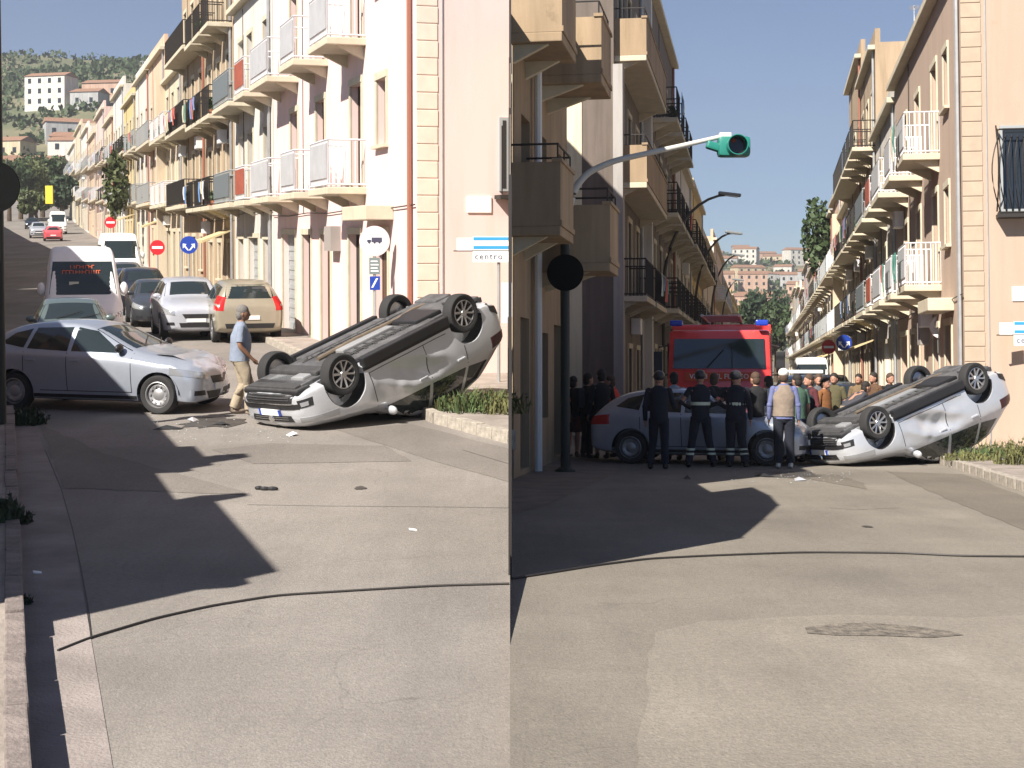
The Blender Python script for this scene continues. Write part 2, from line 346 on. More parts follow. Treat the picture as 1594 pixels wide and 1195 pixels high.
# ---------------------------------------------------------------- houses
P = {'pink': plaster('pink', (.75, .57, .535), .06), 'sand': plaster('sand', (.45, .34, .265), .08), 'rose': plaster('rose', (.66, .5, .45)), 'white': plaster('white', (.66, .63, .58)),
     'cream': plaster('cream', (.6, .5, .37)), 'tan': plaster('tan', (.4, .3, .2), .25), 'yellow': plaster('yellow', (.62, .47, .22)),
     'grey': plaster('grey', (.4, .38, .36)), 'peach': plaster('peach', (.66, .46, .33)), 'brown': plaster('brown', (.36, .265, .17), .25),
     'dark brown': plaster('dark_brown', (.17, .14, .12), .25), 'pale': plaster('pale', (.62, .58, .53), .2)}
RD = random.Random(11)
def opening(root, x, z, w, h, kind, trim=True):
    rz = .16
    fr = MB(); t = .06
    fm = {'w': RAILW, 'b': WOODB, 'g': IRON}[kind[1] if len(kind) > 1 else 'w']
    fr.box(x-w/2, x-w/2+t, rz, rz+.06, z, z+h); fr.box(x+w/2-t, x+w/2, rz, rz+.06, z, z+h)
    fr.box(x-w/2+t, x+w/2-t, rz, rz+.06, z+h-t, z+h); fr.box(x-w/2+t, x+w/2-t, rz, rz+.06, z, z+t)
    k = kind[0]
    if k in 'wf':
        fr.box(x-.035, x+.035, rz, rz+.06, z+t, z+h-t)
        o = fr.build('window', fm, root)
        MB().box(x-w/2+t, x-.035, rz+.02, rz+.04, z+t, z+h-t).build('pane', GLASS, o)
        MB().box(x+.035, x+w/2-t, rz+.02, rz+.04, z+t, z+h-t).build('pane', GLASS, o)
    elif k == 's':          # closed slatted shutter
        o = fr.build('shutter', fm, root); s = MB(); n = int(h/.11)
        for i in range(n):
            zz = z+t+(h-2*t)*i/n
            s.add([(x-w/2+t, rz-.01, zz), (x+w/2-t, rz-.01, zz), (x+w/2-t, rz+.035, zz+.1), (x-w/2+t, rz+.035, zz+.1)], [(0, 1, 2, 3)])
            s.add([(x-w/2+t, rz+.035, zz+.1), (x+w/2-t, rz+.035, zz+.1), (x+w/2-t, rz-.01, zz+.112), (x-w/2+t, rz-.01, zz+.112)], [(0, 1, 2, 3)])
        s.build('slats', fm, o)
    elif k == 'd':          # door with two panelled leaves
        o = fr.build('door', fm, root); s = MB()
        for sx in (-1, 1):
            c = x+sx*(w/4-.01)
            s.box(c-w/4+.05, c+w/4-.05, rz+.02, rz+.05, z+t, z+h-t)
            for a, b_ in ((.12, .42), (.5, .9)): s.box(c-w/4+.13, c+w/4-.13, rz, rz+.03, z+h*a, z+h*b_)
        s.build('leaf', fm, o)
        MB().box(x+.03, x+.07, rz-.06, rz, z+1, z+1.12).build('handle', CHROME, o)
    elif k == 'r':          # roller garage shutter
        o = fr.build('garage_door', RAILG, root); s = MB(); n = int(h/.14)
        for i in range(n):
            zz = z+t+(h-2*t)*i/n; q = (h-2*t)/n
            s.box(x-w/2+t, x+w/2-t, rz+(.02 if i % 2 else 0), rz+.05, zz, zz+q)
        s.build('slats', RAILG, o)
    if trim:
        s = MB(); e = .12
        s.box(x-w/2-e, x-w/2, -.035, .02, z, z+h); s.box(x+w/2, x+w/2+e, -.035, .02, z, z+h)
        s.box(x-w/2-e, x+w/2+e, -.05, .02, z+h, z+h+e*1.3); s.build('surround', TRIM, root)
        if k in 'ws' and h < 1.7: MB().box(x-w/2-e-.03, x+w/2+e+.03, -.12, .02, z-.07, z).build('sill', TRIM, root)
def balcony(root, x0, x1, z, style, dep=.9, slabm=None):
    o = MB().box(x0, x1, -dep, .02, z-.16, z).build('balcony', slabm or TRIM, root, bevel=.02)
    for xx in (x0+.25, x1-.25):
        MB().prism([(-dep*.7, 0), (0, 0), (0, -.3)], -.07, .07, Matrix.Translation((xx, 0, z-.161)) @ Matrix(((0, 0, 1, 0), (1, 0, 0, 0), (0, 1, 0, 0), (0, 0, 0, 1)))).build('bracket', TRIM, o)
    e = .05; h = 1.05
    if style == 'solid':
        s = MB(); s.box(x0, x1, -dep, -dep+.1, z, z+h); s.box(x0, x0+.1, -dep+.1, 0, z, z+h); s.box(x1-.1, x1, -dep+.1, 0, z, z+h)
        s.build('parapet', slabm or P['brown'], o)
        MB().box(x0-.03, x1+.03, -dep-.03, -dep+.14, z+h, z+h+.06).box(x0-.02, x1+.02, -dep-.025, -dep-.001, z+.0, z+.09).build('coping', slabm or P['brown'], o)
        r_ = MB().tube([(x0+.05, 0, z+h+.3), (x0+.05, -dep+.05, z+h+.3), (x1-.05, -dep+.05, z+h+.3), (x1-.05, 0, z+h+.3)], .02, 6)
        for px_ in (x0+.05, (x0+x1)/2, x1-.05): r_.tube([(px_, -dep+.05, z+h+.05), (px_, -dep+.05, z+h+.3)], .015, 5)
        r_.build('handrail', IRON, o); return o
    m = {'w': RAILW, 'g': RAILG, 'b': IRON, 'p': RAILW, 'r': RAILW, 'd': RAILG}[style]
    s = MB()
    rr_ = .011 if style == 'p' else .008
    def run(a, c, n):
        for i in range(n+1):
            p = a.lerp(c, i/n); s.box(p.x-rr_, p.x+rr_, p.y-rr_, p.y+rr_, z+.06, z+h)
        for zz in (z+.06, z+h):
            s.tube([a+Vector((0, 0, zz)), c+Vector((0, 0, zz))], .022, 5)
    A_, B_, C_, D_ = [Vector(q) for q in ((x0+e, 0, 0), (x0+e, -dep+e, 0), (x1-e, -dep+e, 0), (x1-e, 0, 0))]
    run(A_, B_, 7 if style == 'p' else 5); run(B_, C_, int((x1-x0)/(.12 if style == 'p' else .17))); run(C_, D_, 7 if style == 'p' else 5); s.build('railing', m, o)
    if style in 'prd':
        pm = {'p': MESHG, 'r': mat('rust_panel', (.33, .08, .045), rough=.7, var=.2), 'd': mat('panel_dark_grey', (.13, .15, .16), rough=.7)}[style]
        MB().box(x0+e+.1, x1-e-.1, -dep+e-.035, -dep+e-.012, z+.2, z+h-.08).build('panel', pm, o)
    if style in 'wgbp' and RD.random() < .3:
        n = int((x1-x0)/.8); ln = MB().tube([(x0+.1, -dep-.12, z+.9), (x1-.1, -dep-.12, z+.9)], .006, 4).build('washing_line', RAILW, o)
        for i in range(max(2, n)):
            xx = x0+.25+i*.62
            if xx+.5 > x1: break
            c_ = RD.choice([(.6, .6, .62), (.12, .25, .5), (.5, .12, .1), (.55, .5, .35), (.1, .3, .25)]); hh_ = RD.uniform(.45, .9); q = MB(); pts_ = []
            for jj in range(5):
                for kk in range(4): pts_.append((xx+.48*kk/3, -dep-.12-.02*sin(kk*2+jj), z+.9-hh_*jj/4))
            q.add(pts_, [(jj*4+kk, jj*4+kk+1, jj*4+kk+5, jj*4+kk+4) for jj in range(4) for kk in range(3)]); q.build('washing', mat('washing_%d' % int(c_[0]*100), c_, rough=.9), o)
    if style not in 'prd' and RD.random() < .35:
        for i in range(2):
            xx = RD.uniform(x0+.3, x1-.3); q = MB().lathe([(.0, 0), (.1, 0), (.14, .2), (0, .2)], 8, Matrix.Translation((xx, -dep+.25, z)), 'z').build('flower_pot', mat('terracotta', (.35, .13, .07)), o)
            foliage((xx, -dep+.25, z+.38), (.2, .2, .25), 60, .07).build('plant', LEAF, o)
    return o
def foliage(c, r, n, s, rnd=RD):
    b = MB()
    for i in range(n):
        while 1:
            p = Vector((rnd.uniform(-1, 1), rnd.uniform(-1, 1), rnd.uniform(-1, 1)))
            if p.length < 1: break
        p = Vector((c[0]+p.x*r[0], c[1]+p.y*r[1], c[2]+p.z*r[2]))
        m = Matrix.Translation(p) @ rotm((rnd.uniform(0, 6), rnd.uniform(0, 6), rnd.uniform(0, 6))); q = s*rnd.uniform(.5, 1.2)
        b.add([(-q, -q*.5, 0), (q, -q*.5, 0), (q*.6, q*.6, q*.2), (-q*.6, q*.6, 0)], [(0, 1, 2, 3)], m)
    return b
def wall(root, Wd, H, holes, m, foot=None, dep=8):
    """facade at y=0 with real openings, the other sides from the footprint"""
    xs = sorted({0, Wd, *[h[0]-h[2]/2 for h in holes], *[h[0]+h[2]/2 for h in holes]}); b = MB()
    zs = sorted({-1.5, H, *[h[1] for h in holes], *[h[1]+h[3] for h in holes]})
    for i in range(len(xs)-1):
        for j in range(len(zs)-1):
            cx, cz = (xs[i]+xs[i+1])/2, (zs[j]+zs[j+1])/2
            if any(abs(cx-h[0]) < h[2]/2 and h[1] < cz < h[1]+h[3] for h in holes): continue
            b.add([(xs[i], 0, zs[j]), (xs[i+1], 0, zs[j]), (xs[i+1], 0, zs[j+1]), (xs[i], 0, zs[j+1])], [(0, 1, 2, 3)])
    D = .22
    for (x, z, w, h, *_) in holes:
        a, c, e, f = x-w/2, x+w/2, z, z+h
        b.add([(a,0,e),(c,0,e),(c,0,f),(a,0,f),(a,D,e),(c,D,e),(c,D,f),(a,D,f)], [(0,1,5,4),(1,2,6,5),(2,3,7,6),(3,0,4,7),(4,5,6,7)])
    foot = foot or [(0, 0), (Wd, 0), (Wd, dep), (0, dep)]
    n = len(foot)
    for i in range(1, n):
        p, q = foot[i], foot[(i+1) % n]
        b.add([(*p, -1.5), (*q, -1.5), (*q, H), (*p, H)], [(0, 1, 2, 3)])
    b.add([(*p, H) for p in foot], [tuple(range(n))])
    return b.build('wall', m, root)
FZ = [0, 3.95, 7.25, 10.55, 13.8]
def house(label, group, Wd, H, color, style, seed, feats=None, foot=None, dep=7.5, roof='flat', blind=False):
    rnd = random.Random(seed); root = empty('house', label, 'house', group)
    holes = []; balcs = []
    if feats: holes, balcs = feats
    else:
        nb = max(1, round(Wd/3.3)); bay = Wd/nb; nf = max(1, int((H-.5)/3.3)); fk = rnd.choice(['w', 'b', 'g'])
        for f in range(nf):
            if FZ[f]+2.6 > H: break
            for k in range(nb):
                x = bay*(k+.5)+rnd.uniform(-.15, .15)
                if f == 0:
                    kd = rnd.choice('ddrs'); w, h, z = {'d': (1.25, 2.5, .1), 'r': (min(2.3, bay-.8), 2.6, .05), 's': (1.0, 1.4, 1.2)}[kd]
                    holes.append((x, z, w, h, kd+fk))
                else:
                    holes.append((x, FZ[f]+.02, 1.15, 2.3, rnd.choice('ffs')+fk))
            if f:
                if style == 'long': balcs.append((.5, Wd-.5, FZ[f], 'gbw'[seed % 3]))
                elif style != 'none':
                    for k in range(nb): balcs.append((bay*(k+.5)-1.2, bay*(k+.5)+1.2, FZ[f], style))
    wall(root, Wd, H, holes, P[color], foot, dep)
    for h in holes: opening(root, *h)
    for a in balcs: balcony(root, *a)
    # wires, air-conditioning boxes
    w_ = MB(); zz_ = 3.55+rnd.uniform(-.1, .1); w_.tube([(Wd*i_/6, -.05, zz_-.05*sin(i_*pi/2)**2) for i_ in range(7)], .014, 4)
    w_.tube([(Wd*.3, -.04, zz_), (Wd*.3, -.04, H-.4)], .012, 4); w_.build('facade_cable', BLACKP, root)
    for _ in range(rnd.randint(0, 2)):
        xx_ = rnd.uniform(.3, max(.4, Wd-1.2)); z_ = rnd.choice([2.95, 6.3])
        if z_+1.2 > H or Wd < 4: continue
        MB().box(xx_, xx_+.75, -.32, -.02, z_, z_+.5).build('air_conditioner', WHITEP, root, bevel=.02)
    # parapet, cornice, drainpipe
    MB().box(-.02, Wd+.02, -.28, .0, H-.28, H-.1).build('cornice', TRIM if color != 'brown' else P['brown'], root, bevel=.02)
    MB().box(.02, Wd-.02, .0, .2, H+.002, H+.55).build('parapet', P[color], root)
    MB().tube([(Wd-.35, -.07, 0), (Wd-.35, -.07, H-.3)], .05, 6).build('drainpipe', mat('copper_pipe', (.3, .12, .08), rough=.6) if seed % 3 == 1 else STEEL, root)
    if seed % 2 and H > 8:
        q = MB(); q.tube([(Wd*.4, 2, H), (Wd*.4, 2, H+2.6)], .025, 5)
        for i in range(5): q.tube([(Wd*.4-.35, 2, H+2.5-.0*i), (Wd*.4+.35, 2, H+2.5)], .012, 4); q.tube([(Wd*.4-.3+.15*i, 1.8, H+2.5), (Wd*.4-.3+.15*i, 2.2, H+2.5)], .01, 4)
        q.build('antenna', STEEL, root)
    return root
def place_right(fr, root, O, K, t0, t1, rise=lambda y: 0, out=0):
    s = sqrt(1+K*K); ang = math.atan2(-1, -K)
    fr.put(root, O.x+K*t1-out/s, O.y+t1+out*K/s, rise(O.y+(t0+t1)/2), ang)
def place_left(fr, root, O, K, t0, rise=lambda y: 0, out=0):
    s = sqrt(1+K*K); ang = math.atan2(1, K)
    fr.put(root, O.x+K*t0+out/s, O.y+t0-out*K/s, rise(O.y+t0), ang)
# --- the corner house, built once for each street (t is measured from its corner, as depth)
QR = mat('sand_quoin', (.44, .35, .26), rough=.85, var=.1)
QT = mat('cream_quoin', (.76, .64, .53), rough=.85, var=.08)
def corner_house(label, K, Odep, left):
    s = sqrt(1+K*K); Wd = 17*s; X = lambda t: (17-t)*s
    holes = []; balcs = []
    for z in (3.95, 7.25):
        for t in (5.4, 9.6, 13.4): holes.append((X(t), z+.02, 1.2, 2.35, 'fb' if t < 12 else 'sg'))
        holes.append((X(2.9), z+.85, .9, 1.4, 'sb'))
        for a, c in ((4.4, 6.6), (8.6, 10.7), (12.7, 15.9)): balcs.append((X(c), X(a), z, 'p'))
    for t, kd in ((3.0, 'db'), (5.6, 'dg'), (9.0, 'db'), (11.6, 'dg'), (14.4, 'rw')): holes.append((X(t), .15, 1.3 if kd[0] == 'd' else 2.2, 2.75, kd))
    foot = [(0, 0), (Wd, 0)] + Odep
    root = house(label, None, Wd, 11.4, 'pink' if left else 'sand', 'none', 1 if left else 3, (holes, balcs), foot)
    MB().box(X(4.2), X(1.9), -.6, 0, 3.2, 3.5).build('canopy', TRIM, root, bevel=.02)      # little door canopy
    MB().box(X(8), X(7.2), -.25, 0, 2.5, 3.1).build('meter_box', mat('meter_box', (.3, .27, .25)), root)
    # rusticated corner: one block per course, on both faces of the corner
    n = 34; hh = 11.3/n
    for i in range(n):
        d = .42 if i % 2 else .41
        o = MB().box(Wd-.02, Wd+.018, -.018, d, i*hh+.008, (i+1)*hh-.008).build('quoin', QT if left else QR, root, bevel=.012)
    MB().box(Wd+.002, Wd+.02, .5, .52, 0, 11.3).build('cable_strip', STEEL, root)
    pl = MB().box(Wd+.002, Wd+.03, 1.0, 1.5, 3.32, 3.64).build('street_name_plaque', mat('marble', (.85, .84, .8), rough=.4), root, bevel=.01)
    return root, Wd
# camera-facing side of the left one ends where the seam between the streets runs
def seam_foot(K):
    s = sqrt(1+K*K); xax = Vector((-K, -1, 0))/s; yax = Vector((1, -K, 0))/s
    o = Vector((OL.x+K*17, OL.y+17, 0)); res = []
    for x in (17*s, 0):
        p = o+xax*x                       # walk along yax until X = SEAM*Y
        lam = (SEAM*p.y-p.x)/(yax.x-SEAM*yax.y); res.append((x, min(lam, 2.6)-.02))
    return res
cl, WdL = corner_house('tall pink corner house with cream quoins behind the overturned car, left street', KL, seam_foot(KL), True)
place_right(FL, cl, OL, KL, 0, 17)
cr, WdR = corner_house('pink corner house with bowed window grille at the right edge of the picture', KR, [(17*sqrt(1+KR*KR), 14), (0, 14)], False)
place_right(FR, cr, OR_, KR, 0, 17)
def wallwindow(root, Wd, y0, y1, z0, z1, bowed):
    o = MB().box(Wd+.001, Wd+.05, y0, y1, z0, z1).build('window', RAILG, root)
    MB().box(Wd+.052, Wd+.06, y0+.06, y1-.06, z0+.06, z1-.06).build('pane', GLASS, o)
    g = MB(); n = int((y1-y0)/.13)
    g.box(Wd+.02, Wd+.42, y0-.1, y1+.1, z0-.16, z0-.08)
    for i in range(n+1):
        ye = y0+(y1-y0)*i/n; pts = []
        for k in range(11):
            u = k/10; bow = (.34*abs(sin(pi*min(1, u*1.05)))**.8 if bowed else .15); y = ye+((i/n-.5)*bow*1.3 if bowed else 0)
            pts.append((Wd+.06+bow, y, z0-.08+(z1-z0)*.92*(1-u)+.02))
        g.tube(pts, .014, 5)
    if bowed:
        for zz in (z0-.05, z1-.12): g.tube([(Wd+.06, y0-.05, zz), (Wd+.3, y0-.05, zz), (Wd+.3, y1+.05, zz), (Wd+.06, y1+.05, zz)], .02, 5)
        for y in (y0-.08, y1+.08):
            g.tube([(Wd+.06+.34*sin(pi*u/10), y, z0+(z1-z0)*(1-u/10)) for u in range(11)], .018, 5)
    g.build('grille', IRON, root)
wallwindow(cl, WdL, 1.66, 1.85, 3.75, 5.2, False)
wallwindow(cr, WdR, .78, 2.6, 5.3, 7.2, True)
# --- the terrace behind it, shared by both pictures of the street
ROW = [(17, 25.6, 11, 'pale', [(0, 2.2, 'r'), (3.6, 8, 'd')], 'pale grey house, rust-red balcony panel', 'none'),
       (25.6, 34, 14.6, 'tan', None, 'unrendered tan house with black iron balconies', 'b'),
       (34, 43.2, 16, 'tan', None, 'tallest tan block with toothed brick edge', 'long'),
       (43.2, 52, 10.6, 'cream', None, 'cream house with white balcony rails', 'w'),
       (52, 62, 12.3, 'peach', None, 'peach house with full-width balconies', 'long'),
       (62, 73, 12, 'pale', None, 'pale house with grey balcony rails', 'g'),
       (73, 85, 11.2, 'yellow', None, 'yellow house with dark balconies', 'b'),
       (85, 98, 12.6, 'white', None, 'white house with panelled balconies', 'p'),
       (98, 112, 11, 'cream', None, 'cream house with dark balconies', 'b'),
       (112, 128, 12.4, 'rose', None, 'rose house with white balconies', 'w'),
       (128, 146, 10.8, 'peach', None, 'peach house with grey balconies', 'g'),
       (146, 166, 12, 'white', None, 'whitewashed far house with white rails', 'w'),
       (166, 190, 13, 'cream', None, 'cream far block with long balconies', 'long'),
       (190, 220, 11, 'pale', None, 'pale block at the far end', 'g')]
ORD = ['second', 'third', 'fourth', 'fifth', 'sixth', 'seventh', 'eighth', 'ninth', 'tenth', 'eleventh', 'twelfth', 'thirteenth', 'fourteenth', 'fifteenth']
for i, (t0, t1, H, colr, fe, txt, style) in enumerate(ROW):
    sl, sr = sqrt(1+KL*KL), sqrt(1+KR*KR); Wd = (t1-t0)*1.03
    feats = None
    if fe:
        holes = [(Wd-(c+.9+.4*0), 0, 0, 0) for c in ()]; bal = []
        for z in (3.95, 7.25):
            for (a, c, st) in fe:
                bal.append((max(.02, Wd-c-.02), Wd-a-.05, z, st)); holes.append((Wd-(a+c)/2, z+.02, 1.2, 2.3, 'fg'))
                if c-a > 3: holes.pop(); holes += [(Wd-a-1.1, z+.02, 1.15, 2.3, 'fb'), (Wd-c+1.1, z+.02, 1.15, 2.3, 'sw')]
        holes += [(Wd-1.3, .15, 1.3, 2.6, 'db'), (Wd-4.2, .1, 2.2, 2.7, 'rw'), (Wd-7.2, .15, 1.3, 2.6, 'db')]; feats = (holes, bal)
    h = house(f'{txt}, {ORD[i]} from the pink corner, left street', 'terraced houses along the right of the left street', Wd, H, colr, style, i+2, feats)
    if i == 2:
        me = MB().box(-.001, .22, 0, .35, 0, .5).mesh('toothing_block')
        for k in range(28):
            o = link(me, 'toothing_block', h, P['tan']); o.location = (Wd-.02, .25 if k % 2 else .6, 2+k*.5)
    if i in (3,): MB().box(-.25, .35, -.5, 0, 0, H).build('pilaster', P['cream'], h)
    if i in (1, 4, 6): MB().add([(Wd-3, 0, 3.1), (Wd-.6, 0, 3.1), (Wd-.6, -1.1, 2.7), (Wd-3, -1.1, 2.7), (Wd-3, 0, 3.05), (Wd-.6, 0, 3.05), (Wd-.6, -1.1, 2.6), (Wd-3, -1.1, 2.6)], [(0, 1, 2, 3), (7, 6, 5, 4), (3, 2, 6, 7), (0, 3, 7, 4), (1, 5, 6, 2)]).build('awning', mat('awning', (.55, .45, .25)), h)
    place_right(FL, h, OL, KL, t0, t1, riseL)
    c = copy_tree(h); tag(c, f'{txt}, {ORD[i]} from the pink corner, right street', None, 'terraced houses along the right of the right street')
    place_right(FR, c, OR_, KR, t0, t1, riseR)
# --- left-hand side of the right street, in the shade
s = sqrt(1+KT*KT)
def fit(t0, t1): return (t1-t0)*s
Wd = fit(0, 7)
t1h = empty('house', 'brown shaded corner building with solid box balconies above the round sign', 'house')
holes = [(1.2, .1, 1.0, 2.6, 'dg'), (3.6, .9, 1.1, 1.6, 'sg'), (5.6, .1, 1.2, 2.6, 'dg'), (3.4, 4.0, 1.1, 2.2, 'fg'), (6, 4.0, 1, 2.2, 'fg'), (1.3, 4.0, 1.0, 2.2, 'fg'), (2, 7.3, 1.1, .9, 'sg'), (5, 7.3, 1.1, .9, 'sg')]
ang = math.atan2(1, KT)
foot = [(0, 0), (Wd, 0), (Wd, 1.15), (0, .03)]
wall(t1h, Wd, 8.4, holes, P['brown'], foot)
for h in holes: opening(t1h, *h, trim=False)
for (a, c, z, dp) in ((-.3, 1.45, 4.15, .82), (2.6, 4.2, 3.75, 1.35), (-.3, 1.6, 7.35, .85), (2.6, 4.4, 7.2, 1.2)): balcony(t1h, a, c, z, 'solid', dp, P['brown'])
MB().tube([(2.0, -.12, 0), (2.0, -.12, 8.3)], .07, 8).build('drainpipe', mat('white_pipe', (.7, .7, .68)), t1h)
MB().box(0, Wd, -.3, 0, 8.4, 8.6).build('cornice', P['brown'], t1h)
place_left(FR, t1h, OT, KT, 0)
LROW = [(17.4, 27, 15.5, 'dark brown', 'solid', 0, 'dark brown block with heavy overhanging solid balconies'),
        (27, 40, 15, 'dark brown', 'b', .35, 'dark block with end strip painted white for sunlight'),
        (40, 53, 11.4, 'white', 'b', .45, 'off-white house behind the first arched lamp'),
        (53, 70, 11.8, 'yellow', 'b', .4, 'yellow house beside the second lamp'),
        (70, 90, 10.2, 'cream', 'g', .5, 'cream house beside the third lamp'),
        (90, 115, 12.0, 'peach', 'w', .5, 'tall peach house beside the fourth lamp'),
        (115, 145, 10.2, 'grey', 'b', .6, 'grey house far down the shaded side'),
        (145, 185, 10.6, 'yellow', 'long', .7, 'yellow farthest house of the shaded side')]
for i, (t0, t1, H, colr, st, out, txt) in enumerate(LROW):
    Wd = fit(t0, t1)
    feats = None
    if i == 0:
        hs = [(x, z, 1.2, 2.4, k) for x in (1.8, 5, 8) for z, k in ((.1, 'dg'), (4.0, 'fg'), (7.3, 'fg'), (11, 'fg'))]
        feats = (hs, [(.3, Wd-.1, 7.1, 'solid'), (.3, 3.6, 3.9, 'b'), (4.4, Wd-.3, 3.9, 'b'), (.3, Wd-.3, 10.7, 'solid')])
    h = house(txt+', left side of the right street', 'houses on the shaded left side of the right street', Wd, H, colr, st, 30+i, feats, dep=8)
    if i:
        MB().box(-.03, .5, -.03, .4, 0, H-.4).build('pilaster', P['white'], h)  # white strip stands for a sunlit end wall, its light put into colour
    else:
        # front end wall with openings: cream plaster, sunlight put into its bright colour
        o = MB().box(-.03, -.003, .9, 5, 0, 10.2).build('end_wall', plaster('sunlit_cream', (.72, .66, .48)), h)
        for (y, z, w, hh) in ((1.6, 5.0, .7, .22), (3.2, 3.6, .9, .1), (1.5, .2, .9, 2.1)):
            MB().box(-.06, -.031, y, y+w, z, z+hh).build('window', WOODB, h)
        MB().box(-.03, .6, -.25, .02, 0, 10.4).build('pilaster', P['grey'], h)
    place_left(FR, h, OT, KT, t0, riseR, out)
    if i == 0: t2h = h
# --- houses on the near left of the left street (outside the frame; they throw the road shadow)
OS = Vector((-5.95, 8.9)); KS = -.345
for i, (t0, t1, H, out, colr) in enumerate([(-.4, 3.1, 5.2, 0, 'cream'), (3.3, 5.4, 4.75, 0, 'rose'), (5.4, 7.2, 5.6, 0, 'pale'), (7.2, 15, 5.35, 0, 'peach'), (15, 24, 5.0, 0, 'grey'), (24, 40, 7.6, 0, 'cream'), (40, 58, 9, 0, 'white'), (60, 90, 9, 0, 'yellow'), (90, 130, 9.5, 0, 'rose'), (130, 190, 8, 0, 'pale')]):
    Wd = (t1-t0)*sqrt(1+KS*KS)
    h = house(f'{colr} house on the near left of the left street, {ORD[i]} from the camera', None, Wd, H, colr, 'none' if H < 8 else 'b', 60+i, ([(Wd/2, .1, 1.1, 2.3, 'db')], []) if t1-t0 < 5 else None, dep=7)
    if i == 0: MB().box(Wd+.001, Wd+.2, .0, .5, 0, 6.2).build('chimney', P['cream'], h)
    if i == 2: MB().box(.1, .45, .21, .6, 5.6, 7.0).build('chimney', P['pale'], h)
    place_left(FL, h, OS, KS, t0, riseL, out)
# --- added metal screen where the two streets part, made to shade the right road
hd = empty('shadow_screen', 'added thin metal screen between the two streets, shading the right road', 'shadow_screen')
ys = [13.2, 14.5, 15.8, 17.2, 18.8, 20.5, 22.2, 23.9, 25.45]
hts = [3.4, 4.2, 4.95, 5.15, 4.1, 7.4, 7.5, 7.6, 7.7]
sm = mat('shadow_screen_sheet', (.14, .12, .1), rough=.7, var=.2)
for i in range(8):
    y0, y1 = ys[i], ys[i+1]-.01; xa = SEAM*y0; h0 = hts[i]; h1 = hts[i+1] if i < 3 else (hts[i] if i == 3 else hts[i+1] if i > 4 else hts[i])
    MB().add([(xa-.006, y0, -.9), (xa+.006, y0, -.9), (xa+.006, y1, -.9), (xa-.006, y1, -.9), (xa-.006, y0, h0), (xa+.006, y0, h0), (xa+.006, y1, h1), (xa-.006, y1, h1)], [(0,3,2,1),(4,5,6,7),(0,1,5,4),(1,2,6,5),(2,3,7,6),(3,0,4,7)]).build('sheet', sm, hd)
    MB().box(SEAM*y0-.014, SEAM*y0+.014, y0-.03, y0, -.9, hts[i]+.05).build('post', IRON, hd)
FR.put(hd, 0, 0)
# ---------------------------------------------------------------- vehicles
# station: x, zb, w, zs, wr, zt   (bottom, half width, shoulder height, roof half width, top height)
HATCH = dict(wb=2.62, r=.315, st=[(2.15,.26,.50,.56,.46,.64),(2.09,.2,.70,.62,.60,.73),(1.9,.17,.83,.69,.68,.81),(1.35,.16,.885,.80,.74,.925),
    (.86,.16,.90,.88,.75,1.0),(.45,.16,.905,.905,.68,1.19),(-.02,.16,.905,.92,.60,1.42),(-.6,.16,.905,.94,.60,1.47),(-1.3,.17,.90,.96,.575,1.42),
    (-1.72,.19,.88,.97,.58,1.28),(-1.97,.22,.85,.95,.63,1.06),(-2.1,.28,.8,.86,.66,.93),(-2.15,.36,.7,.74,.6,.8)],
    win=[((.62,.975),(-.26,.99),(.1,1.31),(-.24,1.37)),((-.33,.99),(-1.08,1.02),(-.33,1.37),(-1.0,1.35)),((-1.15,1.03),(-1.62,1.10),(-1.08,1.335),(-1.4,1.26))],
    wsx=(.78,.06), wsy=(.70,.55), rwx=(-1.88,-1.5), rwy=(.56,.5))
HATCH2 = dict(HATCH); HATCH2['st'] = [(x, zb, w, zs, wr+(.05 if zt-zs > .3 else 0), zt+(.10 if zt-zs > .3 else .04 if zt-zs > .15 else 0)) for (x, zb, w, zs, wr, zt) in HATCH['st']]
HATCH2['win'] = [tuple((x, z+(.09 if z > 1.2 else 0)) for x, z in q) for q in HATCH['win']]
SUV = dict(wb=2.7, r=.36, st=[(2.2,.34,.55,.70,.5,.8),(2.15,.28,.76,.78,.66,.92),(1.95,.24,.87,.86,.74,1.02),(1.4,.23,.92,.96,.78,1.12),
    (.9,.23,.93,1.02,.79,1.17),(.5,.23,.93,1.05,.72,1.4),(.1,.23,.93,1.07,.66,1.62),(-.6,.23,.93,1.09,.66,1.69),(-1.4,.24,.93,1.1,.65,1.67),
    (-1.9,.26,.92,1.1,.62,1.58),(-2.1,.3,.9,1.06,.66,1.2),(-2.18,.36,.86,.96,.7,1.04),(-2.22,.42,.78,.84,.66,.92)],
    win=[((.66,1.13),(-.26,1.15),(.2,1.5),(-.24,1.56)),((-.34,1.15),(-1.15,1.16),(-.34,1.56),(-1.15,1.56)),((-1.22,1.17),(-1.82,1.2),(-1.22,1.55),(-1.7,1.5))],
    wsx=(.84,.16), wsy=(.74,.62), rwx=(-2.06,-1.93), rwy=(.66,.56))
